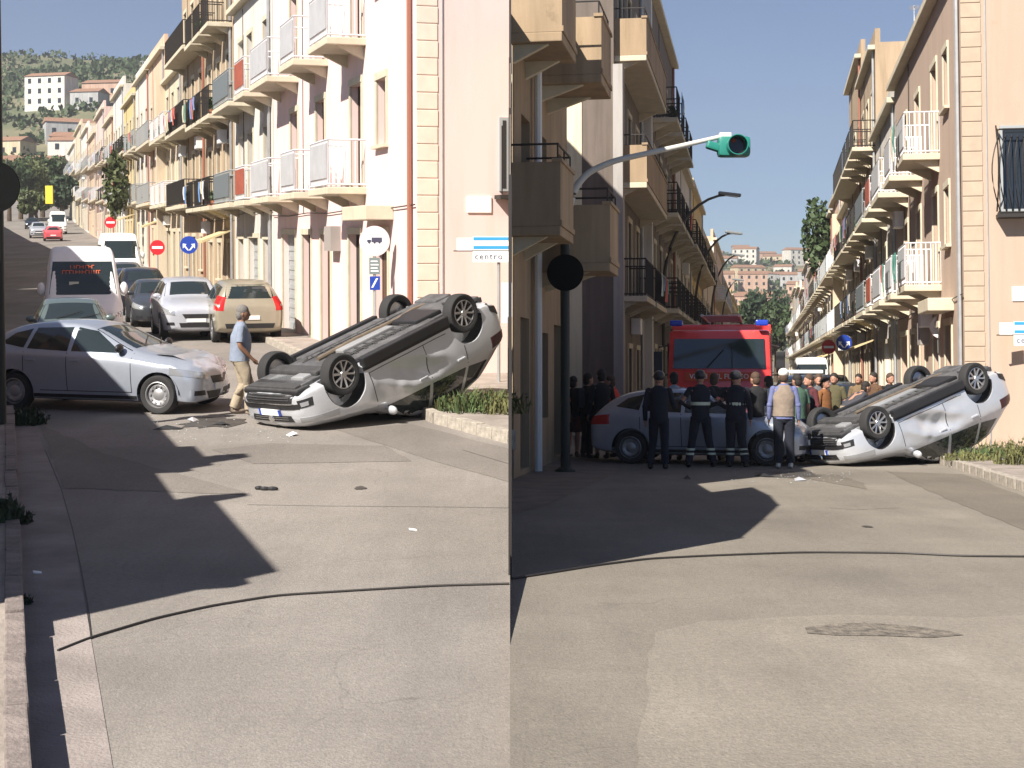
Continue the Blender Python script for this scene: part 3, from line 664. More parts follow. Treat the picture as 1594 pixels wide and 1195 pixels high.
VAN = dict(wb=3.5, r=.36, st=[(2.75,.34,.7,.78,.62,.9),(2.7,.26,.9,.86,.8,1.02),(2.5,.24,.97,.98,.86,1.16),(2.1,.24,1.0,1.12,.88,1.3),
    (1.85,.24,1.0,1.2,.88,1.62),(1.4,.24,1.0,1.22,.84,2.3),(1.1,.24,1.0,1.24,.82,2.52),(.2,.24,1.0,1.24,.82,2.58),(-1.5,.24,1.0,1.24,.82,2.58),
    (-2.6,.26,1.0,1.24,.82,2.54),(-2.72,.3,.98,1.2,.8,2.3),(-2.78,.4,.95,1.1,.8,1.5)],
    win=[((1.62,1.32),(.75,1.32),(1.3,1.95),(.75,2.0)),((.6,1.32),(-.5,1.32),(.6,2.0),(-.5,2.0)),((-.6,1.32),(-1.6,1.32),(-.6,2.0),(-1.6,2.0)),((-1.7,1.32),(-2.5,1.32),(-1.7,2.0),(-2.45,2.0))],
    wsx=(2.02,1.4), wsy=(.84,.74), rwx=(-2.77,-2.7), rwy=(.7,.7))
BODY = {}
def body_mesh(key, sp, dmg=None):
    if key in BODY: return BODY[key]
    vs = []; fs = []
    for (x, zb, w, zs, wr, zt) in sp['st']:
        half = [(0, zb), (w*.7, zb), (w*.95, zb+.05), (w, zb+(zs-zb)*.45), (w, zs-.07), (w*.965, zs), (wr+(w*.93-wr)*.12 if zt-zs > .3 else (w*.9+wr)/2, zt-.09 if zt-zs > .3 else (zs+zt)/2), (wr*.88, zt-.02), (wr*.45, zt+.005), (0, zt+.01)]
        ring = [(x, y, z) for y, z in half]+[(x, -y, z) for y, z in half[-2:0:-1]]; vs += ring
    n = 18; m = len(sp['st'])
    for i in range(m-1):
        for k in range(n): fs.append((i*n+k, i*n+(k+1) % n, (i+1)*n+(k+1) % n, (i+1)*n+k))
    fs.append(tuple(range(n-1, -1, -1))); fs.append(tuple((m-1)*n+k for k in range(n)))
    b = MB(); b.v = vs; b.f = fs; me = b.mesh('b')
    bm = bmesh.new(); bm.from_mesh(me); bmesh.ops.recalc_face_normals(bm, faces=bm.faces)
    cl = bm.edges.layers.float.get('crease_edge') or bm.edges.layers.float.new('crease_edge')
    for e in bm.edges:
        a, c = [v.index % n for v in e.verts]
        if a == c: continue
        # lengthwise edges
    for e in bm.edges:
        a, c = [v.index % n for v in e.verts]; ia, ic = [v.index//n for v in e.verts]
        if a == c and a in (5, 13): e[cl] = .45
        if a == c and a in (2, 16): e[cl] = .5
        if a == c and a in (7, 11): e[cl] = .35
    bm.to_mesh(me); bm.free()
    o = bpy.data.objects.new('b', me); C.objects.link(o)
    md = o.modifiers.new('s', 'SUBSURF'); md.levels = 3; md.render_levels = 3
    cut = MB(); R = sp['r']+.055
    for sx in (sp['wb']/2, -sp['wb']/2):
        for sy in (-1, 1):
            y0, y1 = (.62*sy, 1.3*sy) if sy > 0 else (1.3*sy, .62*sy)
            cut.add([(R*cos(2*pi*k/28)+sx, y0, R*sin(2*pi*k/28)+sp['r']) for k in range(28)]+[(R*cos(2*pi*k/28)+sx, y1, R*sin(2*pi*k/28)+sp['r']) for k in range(28)],
                    [tuple(range(28)), tuple(range(55, 27, -1))]+[(k, 28+k, 28+(k+1) % 28, (k+1) % 28) for k in range(28)])
    cme = cut.mesh('c'); bm = bmesh.new(); bm.from_mesh(cme); bmesh.ops.recalc_face_normals(bm, faces=bm.faces); bm.to_mesh(cme); bm.free()
    co = bpy.data.objects.new('c', cme); C.objects.link(co)
    bo = o.modifiers.new('b', 'BOOLEAN'); bo.object = co; bo.operation = 'DIFFERENCE'; bo.solver = 'EXACT'
    me = evalmesh(o); bpy.data.objects.remove(co)
    if dmg:
        for v in me.vertices: v.co = dmg(v.co.copy())
    me.polygons.foreach_set('use_smooth', [True]*len(me.polygons)); me.set_sharp_from_angle(angle=radians(38))
    me.name = 'body'; BODY[key] = (me, BVHTree.FromPolygons([v.co for v in me.vertices], [p.vertices for p in me.polygons]))
    return BODY[key]
def patch(bvh, q, d, off=.006, nu=8, nv=4, mb=None, sk=.012):
    """a panel laid on the body: q = bottom-left, bottom-right, top-left, top-right start points, thrown along d"""
    d = Vector(d).normalized(); q = [Vector(p) for p in q]; b = mb or MB(); base = len(b.v); ok = True
    rows = []
    for j in range(nv+1):
        for i in range(nu+1):
            p = q[0].lerp(q[1], i/nu).lerp(q[2].lerp(q[3], i/nu), j/nv)
            h = bvh.ray_cast(p-d*3, d)
            rows.append((h[0] if h[0] else None, h[1]))
    last = None
    for k, (p, nn) in enumerate(rows):
        if p is None: rows[k] = last or next((r for r in rows if r[0] is not None), None)
        else: last = rows[k]
    if rows[0] is None: return b
    N = (nu+1)*(nv+1)
    for p, nn in rows: b.v.append(tuple(p-d*off))
    for p, nn in rows: b.v.append(tuple(p+d*sk))
    I = lambda i, j: base+j*(nu+1)+i
    for j in range(nv):
        for i in range(nu): b.f.append((I(i, j), I(i+1, j), I(i+1, j+1), I(i, j+1)))
    edge = [I(i, 0) for i in range(nu)]+[I(nu, j) for j in range(nv)]+[I(i, nv) for i in range(nu, 0, -1)]+[I(0, j) for j in range(nv, 0, -1)]
    for k in range(len(edge)):
        a, c = edge[k], edge[(k+1) % len(edge)]; b.f.append((a, a+N, c+N, c))
    return b
WM = {}
def wheel(parent, x, y, r, sy, kind, steer=0):
    k = (r, kind)
    if k not in WM:
        w = .105
        ty = MB().lathe([(r*.66, -w*.82), (r*.74, -w), (r*.93, -w*.98), (r*.985, -w*.8), (r, -w*.4), (r, w*.4), (r*.985, w*.8), (r*.93, w*.98), (r*.74, w), (r*.66, w*.82), (r*.64, 0), (r*.66, -w*.82)], 36).mesh('tyre', smooth=True)
        ri = MB().lathe([(r*.68, .095), (r*.64, .1), (r*.62, .06), (r*.6, -.02), (r*.3, -.04), (0, -.04)], 32)
        if kind == 'alloy':
            for i in range(5):
                for s_ in (-1, 1):
                    a = 2*pi*i/5+s_*.16; a2 = 2*pi*i/5+s_*.3
                    p0 = Vector((.06*cos(a), .07, .06*sin(a))); p1 = Vector((r*.64*cos(a2), .085, r*.64*sin(a2)))
                    ri.tube([p0, p0.lerp(p1, .5), p1], [.024, .02, .022], 5)
            ri.lathe([(0, .1), (.05, .1), (.065, .08), (.065, .04)], 14)
        elif kind == 'steel':
            ri.lathe([(0, .075), (.07, .075), (.1, .055), (r*.5, .075), (r*.58, .05)], 24)
            for i in range(10):
                a = 2*pi*i/10; ri.cbox((r*.44*cos(a), .078, r*.44*sin(a)), (.03, .012, .03), (0, -a, 0))
        hub = MB().lathe([(r*.6, .02), (.0, .02)], 20).lathe([(.12, .035), (.04, .035)], 16)
        WM[k] = (ty, ri.mesh('rim', smooth=True), hub.mesh('brake'))
    ty, ri, hub = WM[k]
    o = link(ty, 'wheel', parent, RUBBER)
    o.matrix_local = Matrix.Translation((x, y, r-steer))  @ Matrix.Rotation(0+(0 if sy > 0 else pi), 4, 'Z')
    link(ri, 'rim', o, ALLOY if kind == 'alloy' else mat('steel_rim', (.38, .38, .39), rough=.45, metal=.6)); link(hub, 'brake_disc', o, BLACKP)
    return o
def car(label, group, sp, key, pm, cat='car', rim='alloy', dmg=None, under=False, front='std', name='parked_car', seams=True, interior=True):
    root = empty(name, label, cat, group); me, bvh = body_mesh(key, sp, dmg)
    body = link(me, 'body', root, pm); r = sp['r']; x0 = sp['st'][0][0]; x1 = sp['st'][-1][0]; big = sp is VAN; suv = sp is SUV
    hat = sp is HATCH or sp is HATCH2; dz = {id(HATCH): 0, id(HATCH2): 0, id(SUV): .14, id(VAN): .2}[id(sp)]
    for sx in (1, -1):
        for sy in (1, -1):
            y = sy*(.9 if hat else .93 if suv else .97)-sy*.12
            wheel(root, sx*sp['wb']/2, y, r, sy, rim, .13 if under else 0)
    liner = MB()
    for sx in (1, -1):
        for sy in (1, -1):
            R = r+.05; pts = [(R*cos(pi*k/14-.15*0)+sx*sp['wb']/2, R*sin(pi*k/14)+r) for k in range(15)]; ya, yb = sy*.6, sy*(.86 if hat else .9)
            for k in range(14):
                (xa, za), (xb, zb) = pts[k], pts[k+1]; liner.add([(xa, ya, za), (xb, ya, zb), (xb, yb, zb), (xa, yb, za)], [(0, 1, 2, 3)])
            liner.add([(p[0], ya, p[1]) for p in pts], [tuple(range(15))])
    liner.build('wheel_arch', BLACKP, root)
    for sy in (1, -1):
        for q in sp['win']:
            patch(bvh, [(a[0], 0, a[1]) for a in q], (0, -sy, 0), .004).build('side_window', CARGLASS, root, smooth=True)
        sills = patch(bvh, [(sp['wb']/2-r-.05, 0, sp['st'][4][1]+.02), (-sp['wb']/2+r+.05, 0, sp['st'][4][1]+.02), (sp['wb']/2-r-.06, 0, sp['st'][4][1]+.13), (-sp['wb']/2+r+.06, 0, sp['st'][4][1]+.13)], (0, -sy, 0), .008, 12, 2)
        sills.build('sill', BLACKP, root)
        if seams:
            s = MB(); zt = .97+dz; zb = .34+dz*.5
            for xs in ((.86, -.3, -1.1) if not big else (1.7, .68, -.55)):
                patch(bvh, [(xs, 0, zb), (xs-.012, 0, zb), (xs-.02, 0, zt), (xs-.032, 0, zt)], (0, -sy, 0), .0025, 1, 8, s, .004)
            patch(bvh, [(.86, 0, zb), (-1.0, 0, zb), (.86, 0, zb+.012), (-1.0, 0, zb+.012)], (0, -sy, 0), .0025, 10, 1, s, .004)
            s.build('door_gap', BLACKP, root)
            h = MB()
            for xs in (-.16, -.98):
                hp = bvh.ray_cast(Vector((xs, 3*sy, .84+dz)), Vector((0, -sy, 0)))[0]
                if hp: h.cbox((xs, hp.y+sy*.012, hp.z), (.17, .03, .03))
            h.build('door_handle', pm, root, bevel=.008)
        mz = 1.02+dz+(.25 if big else 0); mx = sp['win'][0][0][0]+(.0 if not big else .05)
        hp = bvh.ray_cast(Vector((mx, 3*sy, mz)), Vector((0, -sy, 0)))[0]
        y = hp.y if hp else sy*.85
        m_ = MB().ell((mx, y+sy*.11, mz+.03), (.055, .11, .075) if not big else (.07, .1, .17)); m_.tube([(mx, y-sy*.05, mz-.04), (mx, y+sy*.06, mz)], .025, 6)
        m_.build('mirror', pm if front != 'lancia' else BLACKP, root, smooth=True)
    a, c = sp['wsx']; wa, wc = sp['wsy']
    patch(bvh, [(a, -wa, 0), (a, wa, 0), (c, -wc, 0), (c, wc, 0)], (0, 0, -1) if not big else (-.6, 0, -1), .005, 8, 6).build('windscreen', CARGLASS, root, smooth=True) if not big else \
        patch(bvh, [(0, -wa, 1.36), (0, wa, 1.36), (0, -wc, 2.2), (0, wc, 2.2)], (-1, 0, 0), .005, 8, 8).build('windscreen', CARGLASS, root, smooth=True)
    zr = {id(HATCH): (1.06, 1.33), id(HATCH2): (1.06, 1.4), id(SUV): (1.2, 1.56), id(VAN): (1.3, 2.1)}[id(sp)]
    patch(bvh, [(0, -sp['rwy'][0], zr[0]), (0, sp['rwy'][0], zr[0]), (0, -sp['rwy'][1], zr[1]), (0, sp['rwy'][1], zr[1])], (1, 0, 0), .005, 8, 6).build('rear_window', CARGLASS, root, smooth=True)
    wx = [(x0-.1-.05, y) for y in ()]
    z0 = dz
    if front == 'inv':        # face of the overturned car
        patch(bvh, [(0, -.62, .13), (0, .62, .13), (0, -.54, .33), (0, .54, .33)], (-1, 0, 0), .012, 12, 4).build('lower_grille', BLACKP, root, smooth=True)
        g = MB()
        for zz in (.21, .245, .28): patch(bvh, [(0, -.5, zz), (0, .5, zz), (0, -.5, zz+.008), (0, .5, zz+.008)], (-1, 0, 0), .022, 8, 1, g)
        g.build('grille_slat', DARK, root)
        MB().box(1.88, 2.07, -.66, .66, .17, .235).build('splitter', BLACKP, root, bevel=.03)
        patch(bvh, [(0, -.56, .335), (0, .56, .335), (0, -.56, .35), (0, .56, .35)], (-1, 0, 0), .02, 10, 1).build('chrome_strip', CHROME, root)
        patch(bvh, [(0, -.66, .352), (0, .66, .352), (0, -.66, .43), (0, .66, .43)], (-1, 0, 0), .01, 12, 2).build('bumper_insert', BLACKP, root)
        patch(bvh, [(0, -.46, .53), (0, .46, .53), (0, -.5, .63), (0, .5, .63)], (-1, 0, 0), .01, 10, 3).build('grille', BLACKP, root, smooth=True)
        g = MB()
        for zz in (.55, .585): patch(bvh, [(0, -.4, zz), (0, .4, zz), (0, -.4, zz+.007), (0, .4, zz+.007)], (-1, 0, 0), .02, 8, 1, g)
        g.build('grille_bar', CHROME, root)
        MB().lathe([(.0, .02), (.05, .02), (.06, 0)], 16, Matrix.Translation((2.16, 0, .58)) @ Matrix.Rotation(-pi/2, 4, 'Z')).build('badge', CHROME, root)
        pl = patch(bvh, [(0, -.26, .432), (0, .26, .432), (0, -.26, .525), (0, .26, .525)], (-1, 0, 0), .025, 4, 1).build('number_plate', PLATE, root)
        for s_ in (-1, 1): patch(bvh, [(0, s_*.26, .432), (0, s_*.215, .432), (0, s_*.26, .525), (0, s_*.215, .525)], (-1, 0, 0), .028, 1, 1).build('plate_band', PLATEBLUE, pl)
        for sy in (1, -1):
            patch(bvh, [(1.95, sy*.50, .56), (1.6, sy*.9, .62), (1.95, sy*.50, .65), (1.6, sy*.88, .72)], (-1, -sy*.75, 0), .008, 8, 3).build('headlight', LAMPG, root, smooth=True)
            patch(bvh, [(1.95, sy*.58, .3), (1.85, sy*.76, .3), (1.95, sy*.60, .42), (1.85, sy*.76, .42)], (-1, -sy*.4, 0), .008, 4, 3).build('fog_lamp_bezel', BLACKP, root, smooth=True)
            patch(bvh, [(1.95, sy*.63, .34), (1.88, sy*.72, .34), (1.95, sy*.64, .4), (1.88, sy*.72, .4)], (-1, -sy*.4, 0), .016, 3, 2).build('fog_lamp', LAMPG, root, smooth=True)
    else:
        patch(bvh, [(0, -.42, .24+z0), (0, .42, .24+z0), (0, -.46, .36+z0), (0, .46, .36+z0)], (-1, 0, 0), .01, 8, 2).build('lower_grille', BLACKP, root, smooth=True)
        patch(bvh, [(0, -.3, .48+z0), (0, .3, .48+z0), (0, -.38, .6+z0), (0, .38, .6+z0)], (-1, 0, 0), .01, 8, 2).build('grille', BLACKP, root, smooth=True)
        patch(bvh, [(0, -.26, .38+z0), (0, .26, .38+z0), (0, -.26, .48+z0), (0, .26, .48+z0)], (-1, 0, 0), .02, 4, 1).build('number_plate', PLATE, root)
        for sy in (1, -1):
            hz = .1 if front == 'lancia' else .13
            patch(bvh, [(x0-.2, sy*.42, .56+z0), (x0-.6, sy*.9, .64+z0), (x0-.2, sy*.46, .56+hz+z0), (x0-.6, sy*.88, .66+hz+z0)], (-1, -sy*.75, 0), .008, 8, 3).build('headlight', LAMPG, root, smooth=True)
            patch(bvh, [(x0-.2, sy*.5, .3+z0), (x0-.3, sy*.72, .3+z0), (x0-.2, sy*.52, .38+z0), (x0-.3, sy*.72, .38+z0)], (-1, -sy*.4, 0), .008, 4, 2).build('fog_lamp', BLACKP, root, smooth=True)
    patch(bvh, [(0, -.26, .5+z0), (0, .26, .5+z0), (0, -.26, .61+z0), (0, .26, .61+z0)], (1, 0, 0), .02, 4, 1).build('rear_plate', PLATE, root)
    patch(bvh, [(0, -.62, .27+z0), (0, .62, .27+z0), (0, -.66, .4+z0+.14*under), (0, .66, .4+z0+.14*under)], (1, 0, 0), .012, 8, 2).build('rear_bumper', BLACKP, root)
    if under:
        for sy in (1, -1): patch(bvh, [(-1.9, 0, .25), (-2.12, 0, .27), (-1.9, 0, .36), (-2.12, 0, .5)], (0, -sy, 0), .02, 5, 3).build('bumper_corner', BLACKP, root, smooth=True)
    for sy in (1, -1):
        patch(bvh, [(x1+.2, sy*.56, .74+z0), (x1+.45, sy*.86, .76+z0), (x1+.2, sy*.58, .9+z0+(.2 if suv else 0)), (x1+.45, sy*.84, .95+z0+(.2 if suv else 0))], (1, -sy*.7, 0), .008, 6, 4).build('tail_light', mat('smoked_lamp', (.05, .012, .012), rough=.2) if under else REDL, root, smooth=True)
    if hat:   # wiper and antenna
        MB().tube([(.8, -.3, 1.06), (.55, .25, 1.2)], .01, 4).tube([(.82, .2, 1.06), (.6, .62, 1.14)], .01, 4).build('wiper', BLACKP, root)
    if under:
        u = MB(); u.box(-1.95, 1.9, -.6, .6, .12, .19); u.build('floor_pan', UNDER, root, bevel=.02)
        u = MB(); u.box(1.75, 2.02, -.58, .58, .12, .17); u.box(1.8, 2.05, -.66, .66, .15, .2); u.box(1.3, 1.76, -.5, -.12, .12, .16); u.build('engine_undertray', DARK, root, bevel=.02)
        for sy in (1, -1):
            MB().box(-.85, .95, sy*.6-.1, sy*.6+.1, .1, .165).build('floor_rail', UNDER, root, bevel=.02)
            MB().tube([(-1.31, sy*.2, .3), (-1.31, sy*.75, .315)], .05, 8).tube([(1.31, sy*.15, .26), (1.31, sy*.78, .315)], .045, 8).tube([(.95, sy*.4, .1), (1.31, sy*.72, .24)], .035, 6).build('suspension_arm', DARK, root)
            MB().cbox((0, sy*.855, .165), (1.85, .12, .16)).build('side_skirt', BLACKP, root, bevel=.02)
        MB().tube([(1.0, .08, .09), (.2, .1, .07), (-.7, .05, .07), (-1.2, .25, .1), (-2.0, .45, .2)], .035, 8).build('exhaust_pipe', mat('rusty_steel', (.3, .24, .18), rough=.55, metal=.6, var=.3), root, smooth=True)
        MB().cbox((-1.8, .35, .15), (.4, .55, .14)).build('silencer', UNDER, root, bevel=.05)
        MB().cbox((.1, .0, .105), (1.1, .26, .06)).build('heat_shield', STEEL, root, bevel=.02)
        MB().cbox((-.85, -.2, .11), (.6, .7, .12)).build('fuel_tank', BLACKP, root, bevel=.04)
        pb = MB()
        for q_ in (-.42, -.36, .34): pb.tube([(1.1, q_, .115), (.4, q_+.03, .1), (-.6, q_, .1), (-1.15, q_+.1, .12)], .012, 5)
        pb.build('brake_line', mat('line_dark', (.08, .08, .08), rough=.5), root)
        rb = MB()
        for q_ in range(9): rb.cbox((-.75+q_*.2, .27+.02*(q_ % 2), .112), (.03, .3, .03)); rb.cbox((-.75+q_*.2, -.33, .112), (.025, .34, .03))
        rb.build('floor_rib', DARK, root, bevel=.006)
        for sy in (1, -1):
            sp_ = MB(); sp_.tube([(1.31+.055*cos(k_*.8), sy*.66+.055*sin(k_*.8), .2+k_*.009) for k_ in range(40)], .011, 5); sp_.tube([(-1.31+.055*cos(k_*.8), sy*.5+.055*sin(k_*.8), .16+k_*.008) for k_ in range(34)], .011, 5)
            sp_.build('coil_spring', BLACKP, root); MB().tube([(1.31, sy*.66, .16), (1.31, sy*.66, .62)], .028, 8).tube([(-1.45, sy*.62, .12), (-1.4, sy*.6, .6)], .022, 8).build('shock_absorber', STEEL, root)
        eg = MB(); eg.cbox((1.62, .15, .2), (.42, .5, .16)); eg.cbox((1.6, -.3, .18), (.3, .3, .2)); eg.lathe([(.0, .12), (.08, .12), (.08, .3)], 12, Matrix.Translation((1.45, .35, 0)), 'z'); eg.build('gearbox', STEEL, root, bevel=.03)
        MB().tube([(-1.5, -.2, .1), (-2.05, -.2, .2)], .025, 6).cbox((-1.95, 0, .2), (.1, 1.2, .08)).build('tow_bar', DARK, root)
        MB().box(-1.4, -1.22, -.62, .62, .14, .24).build('rear_axle', DARK, root, bevel=.02)
        MB().cbox((1.45, 0, .1), (.25, 1.15, .1)).build('subframe', DARK, root, bevel=.03)
    return root
def noise3(p, s): 
    from mathutils import noise
    return noise.noise(Vector((p.x*s, p.y*s, p.z*s)))
def crumple(p):         # smashed front of the silver hatchback
    if p.x > 1.15:
        k = min(1, (p.x-1.15)/.9); n = noise3(p, 2.6)*.085+noise3(p, 9)*.012
        p.x -= .12*k*k*(1+.8*(p.y > 0)); p.z += (n*.8+(.05 if p.z > .7 else 0)*sin(k*pi))*k; p.y += n*.4*k; p.x += n*.6*k
    return p
def dented(p):          # overturned car: dented doors, pushed-in roof
    if p.z > 1.1: p.z -= .02*max(0, min(1, (p.z-1.1)/.3))*(1+noise3(p, 2.2))
    if -.95 < p.x < .95 and .3 < p.z < .95:
        k = sin(pi*(p.x+.95)/1.9)*sin(pi*(p.z-.3)/.65)
        f = abs((p.x*.8+p.z*1.5-.95) % .9-.45)/.45
        p.y -= (1 if p.y > 0 else -1)*(.13*f+.04*noise3(p, 5))*k
    p.x += .012*noise3(p, 6); p.z += .01*noise3(p, 7)
    return p
SILVER = paint('silver', (.60, .62, .66), .35, .3); SILVERB = paint('silver_blue', (.42, .46, .54), .45, .3)
# silver hatchback, smashed front, one in each street
for fr, px, py, lab, yaw in ((FL, 152, 642, 'silver blue hatchback with crumpled front, half in shadow, beside the walking man', -15), (FR, 1108, 724, 'silver blue hatchback hidden behind the firefighters in front of the fire engine', -17)):
    c = car(lab, 'crashed silver hatchbacks', HATCH, 'lancia', SILVERB, rim='steel', dmg=crumple, front='lancia', name='hatchback')
    p = fr.g(px, py); fr.put(c, p.x, p.y+.9, 0, radians(yaw))
    b = MB()
    b.add([(1.75, -.56, .83), (1.72, .5, .83), (1.2, .6, .95), (1.15, -.62, .95), (1.45, -.6, .935), (1.42, .56, .94)], [(0, 4, 5, 1), (4, 3, 2, 5)])
    b.build('bent_bonnet', SILVERB, c)
    d = MB().ell((0, 0, 0), (.1, .07, .05))
    for i in range(4): MB().cbox((1.93-.02*i, -.62+.07*i, .62+.02*i), (.03, .05, .04), (0, .3*i, .3)).build('broken_lamp_piece', CHROME, c)
# overturned cars
def overturned(fr, px, py, phi, lab, sgn=1):
    c = car(lab, 'overturned silver cars', HATCH2, 'inv', SILVER, dmg=dented, under=True, front='inv', name='overturned_car')
    me, _ = BODY['inv']; pitch = radians(18.2)
    R = Matrix.Rotation(radians(180+phi), 4, 'Z') @ Matrix.Rotation(pitch, 4, 'Y') @ Matrix.Rotation(radians(2.0), 4, 'X') @ Matrix.Rotation(pi, 4, 'X')
    zmin = min((R @ v.co).z for v in me.vertices); p = fr.g(px, py)
    fr.put(c, p.x, p.y, -zmin-.015, 0, R); return c
overturned(FL, 571, 650, 46, 'overturned silver hatchback lying on its roof beside the kerb, left street')
overturned(FR, 1394, 720, 28, 'overturned silver hatchback lying on its roof in front of the onlookers, right street')
# queue and parked cars of the left street
def putcar(fr, c, px, Y, rz, z=0):
    p = fr.d(px, 500, Y); fr.put(c, p.x, Y, z, rz)
TOC = radians(-90+17.6-0)          # nose towards the camera, along the left street
def along(K, s): return math.atan2(1, K)+(pi if s < 0 else 0)
c = car('white minibus with orange lettering behind the windscreen, half in shade', None, VAN, 'van', WHITEP, cat='minibus', rim='steel', name='minibus')
putcar(FL, c, 128, 41.5, along(KL, -1)-.02); 
def text(s, size, m, parent, mtx, name='lettering', ext=.003, align='CENTER', space=1.0):
    cu = bpy.data.curves.new(name, 'FONT'); cu.body = s; cu.size = size; cu.extrude = ext; cu.align_x = align; cu.resolution_u = 2; cu.space_character = space
    o = bpy.data.objects.new(name, cu); C.objects.link(o); me = evalmesh(o)
    o = bpy.data.objects.new(name, me); C.objects.link(o); me.materials.clear(); me.materials.append(m); o.parent = parent; o.matrix_local = mtx; return o
FX = Matrix(((0, 0, 1, 0), (1, 0, 0, 0), (0, 1, 0, 0), (0, 0, 0, 1)))     # text facing +x
mw = BODY['van'][1]
def onfront(bv, y, z): 
    h = bv.ray_cast(Vector((4, y, z)), Vector((-1, 0, 0))); return h[0], h[1]
for s_, z, sz in (('SERVIZIO', 2.08, .16), ('URBANO', 1.93, .16)):
    pass
ORG = mat('orange_lettering', (.75, .13, .03), rough=.5)
rr = random.Random(2)
for z, y0, y1 in ((2.06, -.3, .28), (1.93, -.5, .42)):        # unreadable strokes of a route board
    y = y0; b = MB()
    while y < y1:
        w = rr.uniform(.03, .07); p, n = onfront(mw, y, z)
        hgt = .1; b.cbox((p.x+.012, y, z), (.01, .014, hgt), (0, -.55, 0)); b.cbox((p.x+.012, y+w/2, z+rr.choice([-.04, 0, .04])), (.01, w, .014), (0, -.55, 0)); y += w+.022
    b.build('route_lettering', ORG, c)
p, n = onfront(mw, -.18, 1.62)
MB().cbox((p.x+.012, -.22, 1.6), (.008, .24, .2), (0, -.55, 0)).build('windscreen_paper', mat('paper', (.45, .47, .38)), c)
GGREY = paint('grey_green', (.13, .17, .165)); BLK = paint('black', (.02, .022, .03)); BEIGE = paint('beige', (.38, .34, .26)); WPAINT = paint('silver_white', (.52, .54, .6), .3)
c = car('grey green car in front of the white minibus', None, HATCH, 'hatch', GGREY); putcar(FL, c, 110, 34.6, along(KL, -1)-.02)
G1 = 'cars parked along the houses in the left street'
for lab, sp, k, pm, px, Y, sg in (('beige off-roader seen from behind, next to the walking man', SUV, 'suv', BEIGE, 372, 43, 1), ('silver-white car facing the camera beside the beige off-roader', SUV, 'suv', WPAINT, 293, 44, -1),
        ('dark grey car third in the parked row, behind the silver-white one', HATCH, 'hatch', paint('charcoal', (.06, .065, .075)), 243, 50, -1), ('black car fourth in the parked row', SUV, 'suv', BLK, 222, 57, -1),
        ('dark blue car fifth in the parked row', HATCH, 'hatch', paint('dark_blue', (.03, .05, .1)), 205, 63, -1), ('grey car last in the parked row before the delivery van', HATCH, 'hatch', paint('mid_grey', (.16, .16, .17)), 196, 69, -1)):
    c = car(lab, G1, sp, k, pm); putcar(FL, c, px, Y, along(KL, sg)+(.0), riseL(Y))
c = car('white delivery van parked behind the minibus, left street', None, VAN, 'van', WHITEP, cat='van', name='van'); putcar(FL, c, 186, 76, along(KL, -1), riseL(76))
for lab, sp, k, pm, px, Y in (('small pinkish red car far up the street', HATCH, 'hatch', paint('red_pink', (.6, .1, .12), 0), 84, 150), ('white far car just beyond the red one', SUV, 'suv', WPAINT, 62, 160), ('white van parked beyond the far red car', VAN, 'van', WHITEP, 92, 175), ('dark far car at the top of the street', HATCH, 'hatch', BLK, 52, 195)):
    c = car(lab, None, sp, k, pm, seams=False); putcar(FL, c, px, Y, along(KL, -1 if px != 84 else 1), riseL(Y)-.02)
# right street: white van, dark estate with light bar, further parked cars
c = car('white van parked far down the right street above the onlookers', None, VAN, 'van', WHITEP, cat='van', name='van'); putcar(FR, c, 1262, 82, along(KR, -1))
c = car('dark blue patrol car with white roof light bar behind the capped man', None, SUV, 'suv', paint('patrol_blue', (.02, .03, .08)), name='patrol_car')
MB().cbox((0, 0, 1.78), (.3, 1.1, .1)).build('light_bar', WHITEP, c, bevel=.03); putcar(FR, c, 1250, 44, along(KR, -1))
G2 = 'cars parked along the right street'
for lab, sp, k, pm, px, Y in (('black car parked behind the stooping man, right street', HATCH, 'hatch', BLK, 1322, 43), ('grey green car parked in front of the house doors, right street', HATCH, 'hatch', GGREY, 1300, 52), ('beige car further back in the row, right street', SUV, 'suv', BEIGE, 1292, 62)):
    c = car(lab, G2, sp, k, pm); putcar(FR, c, px, Y, along(KR, -1))
# ---------------------------------------------------------------- fire engine
RED = paint('fire_red', (.8, .045, .04), 0, .35)
fe = empty('fire_engine', 'red fire engine facing the camera with lettering under its wide windscreen', 'fire engine')
cab = MB().add([(3.0, -1.22, .55), (3.0, 1.22, .55), (3.02, 1.22, 1.5), (3.02, -1.22, 1.5), (2.78, -1.17, 2.75), (2.78, 1.17, 2.75), (.9, -1.22, .55), (.9, 1.22, .55), (.9, 1.2, 2.82), (.9, -1.2, 2.82)],
    [(0, 1, 2, 3), (3, 2, 5, 4), (4, 5, 8, 9), (0, 3, 4, 9, 6), (1, 7, 8, 5, 2), (7, 6, 9, 8), (0, 6, 7, 1)]).build('cab', RED, fe, bevel=.07, smooth=True)
MB().box(-3.4, .85, -1.22, 1.22, .75, 2.95).build('body', RED, fe, bevel=.04)
for i in range(3):
    for sy in (-1, 1):
        g = MB()
        for k in range(14): g.box(-3.2+i*1.35, -2.0+i*1.35, sy*1.225-.006, sy*1.225+.012*(1 if k % 2 else .3), 1.0+k*.12, 1.11+k*.12)
        g.build('locker_shutter', STEEL, fe)
MB().add([(2.99, -1.08, 1.85), (2.99, 1.08, 1.85), (2.86, 1.05, 2.55), (2.86, -1.05, 2.55), (2.94, -1.08, 1.85), (2.94, 1.08, 1.85), (2.8, 1.05, 2.55), (2.8, -1.05, 2.55)],
    [(0, 1, 2, 3), (4, 7, 6, 5), (0, 4, 5, 1), (1, 5, 6, 2), (2, 6, 7, 3), (3, 7, 4, 0)]).build('windscreen', CARGLASS, fe)
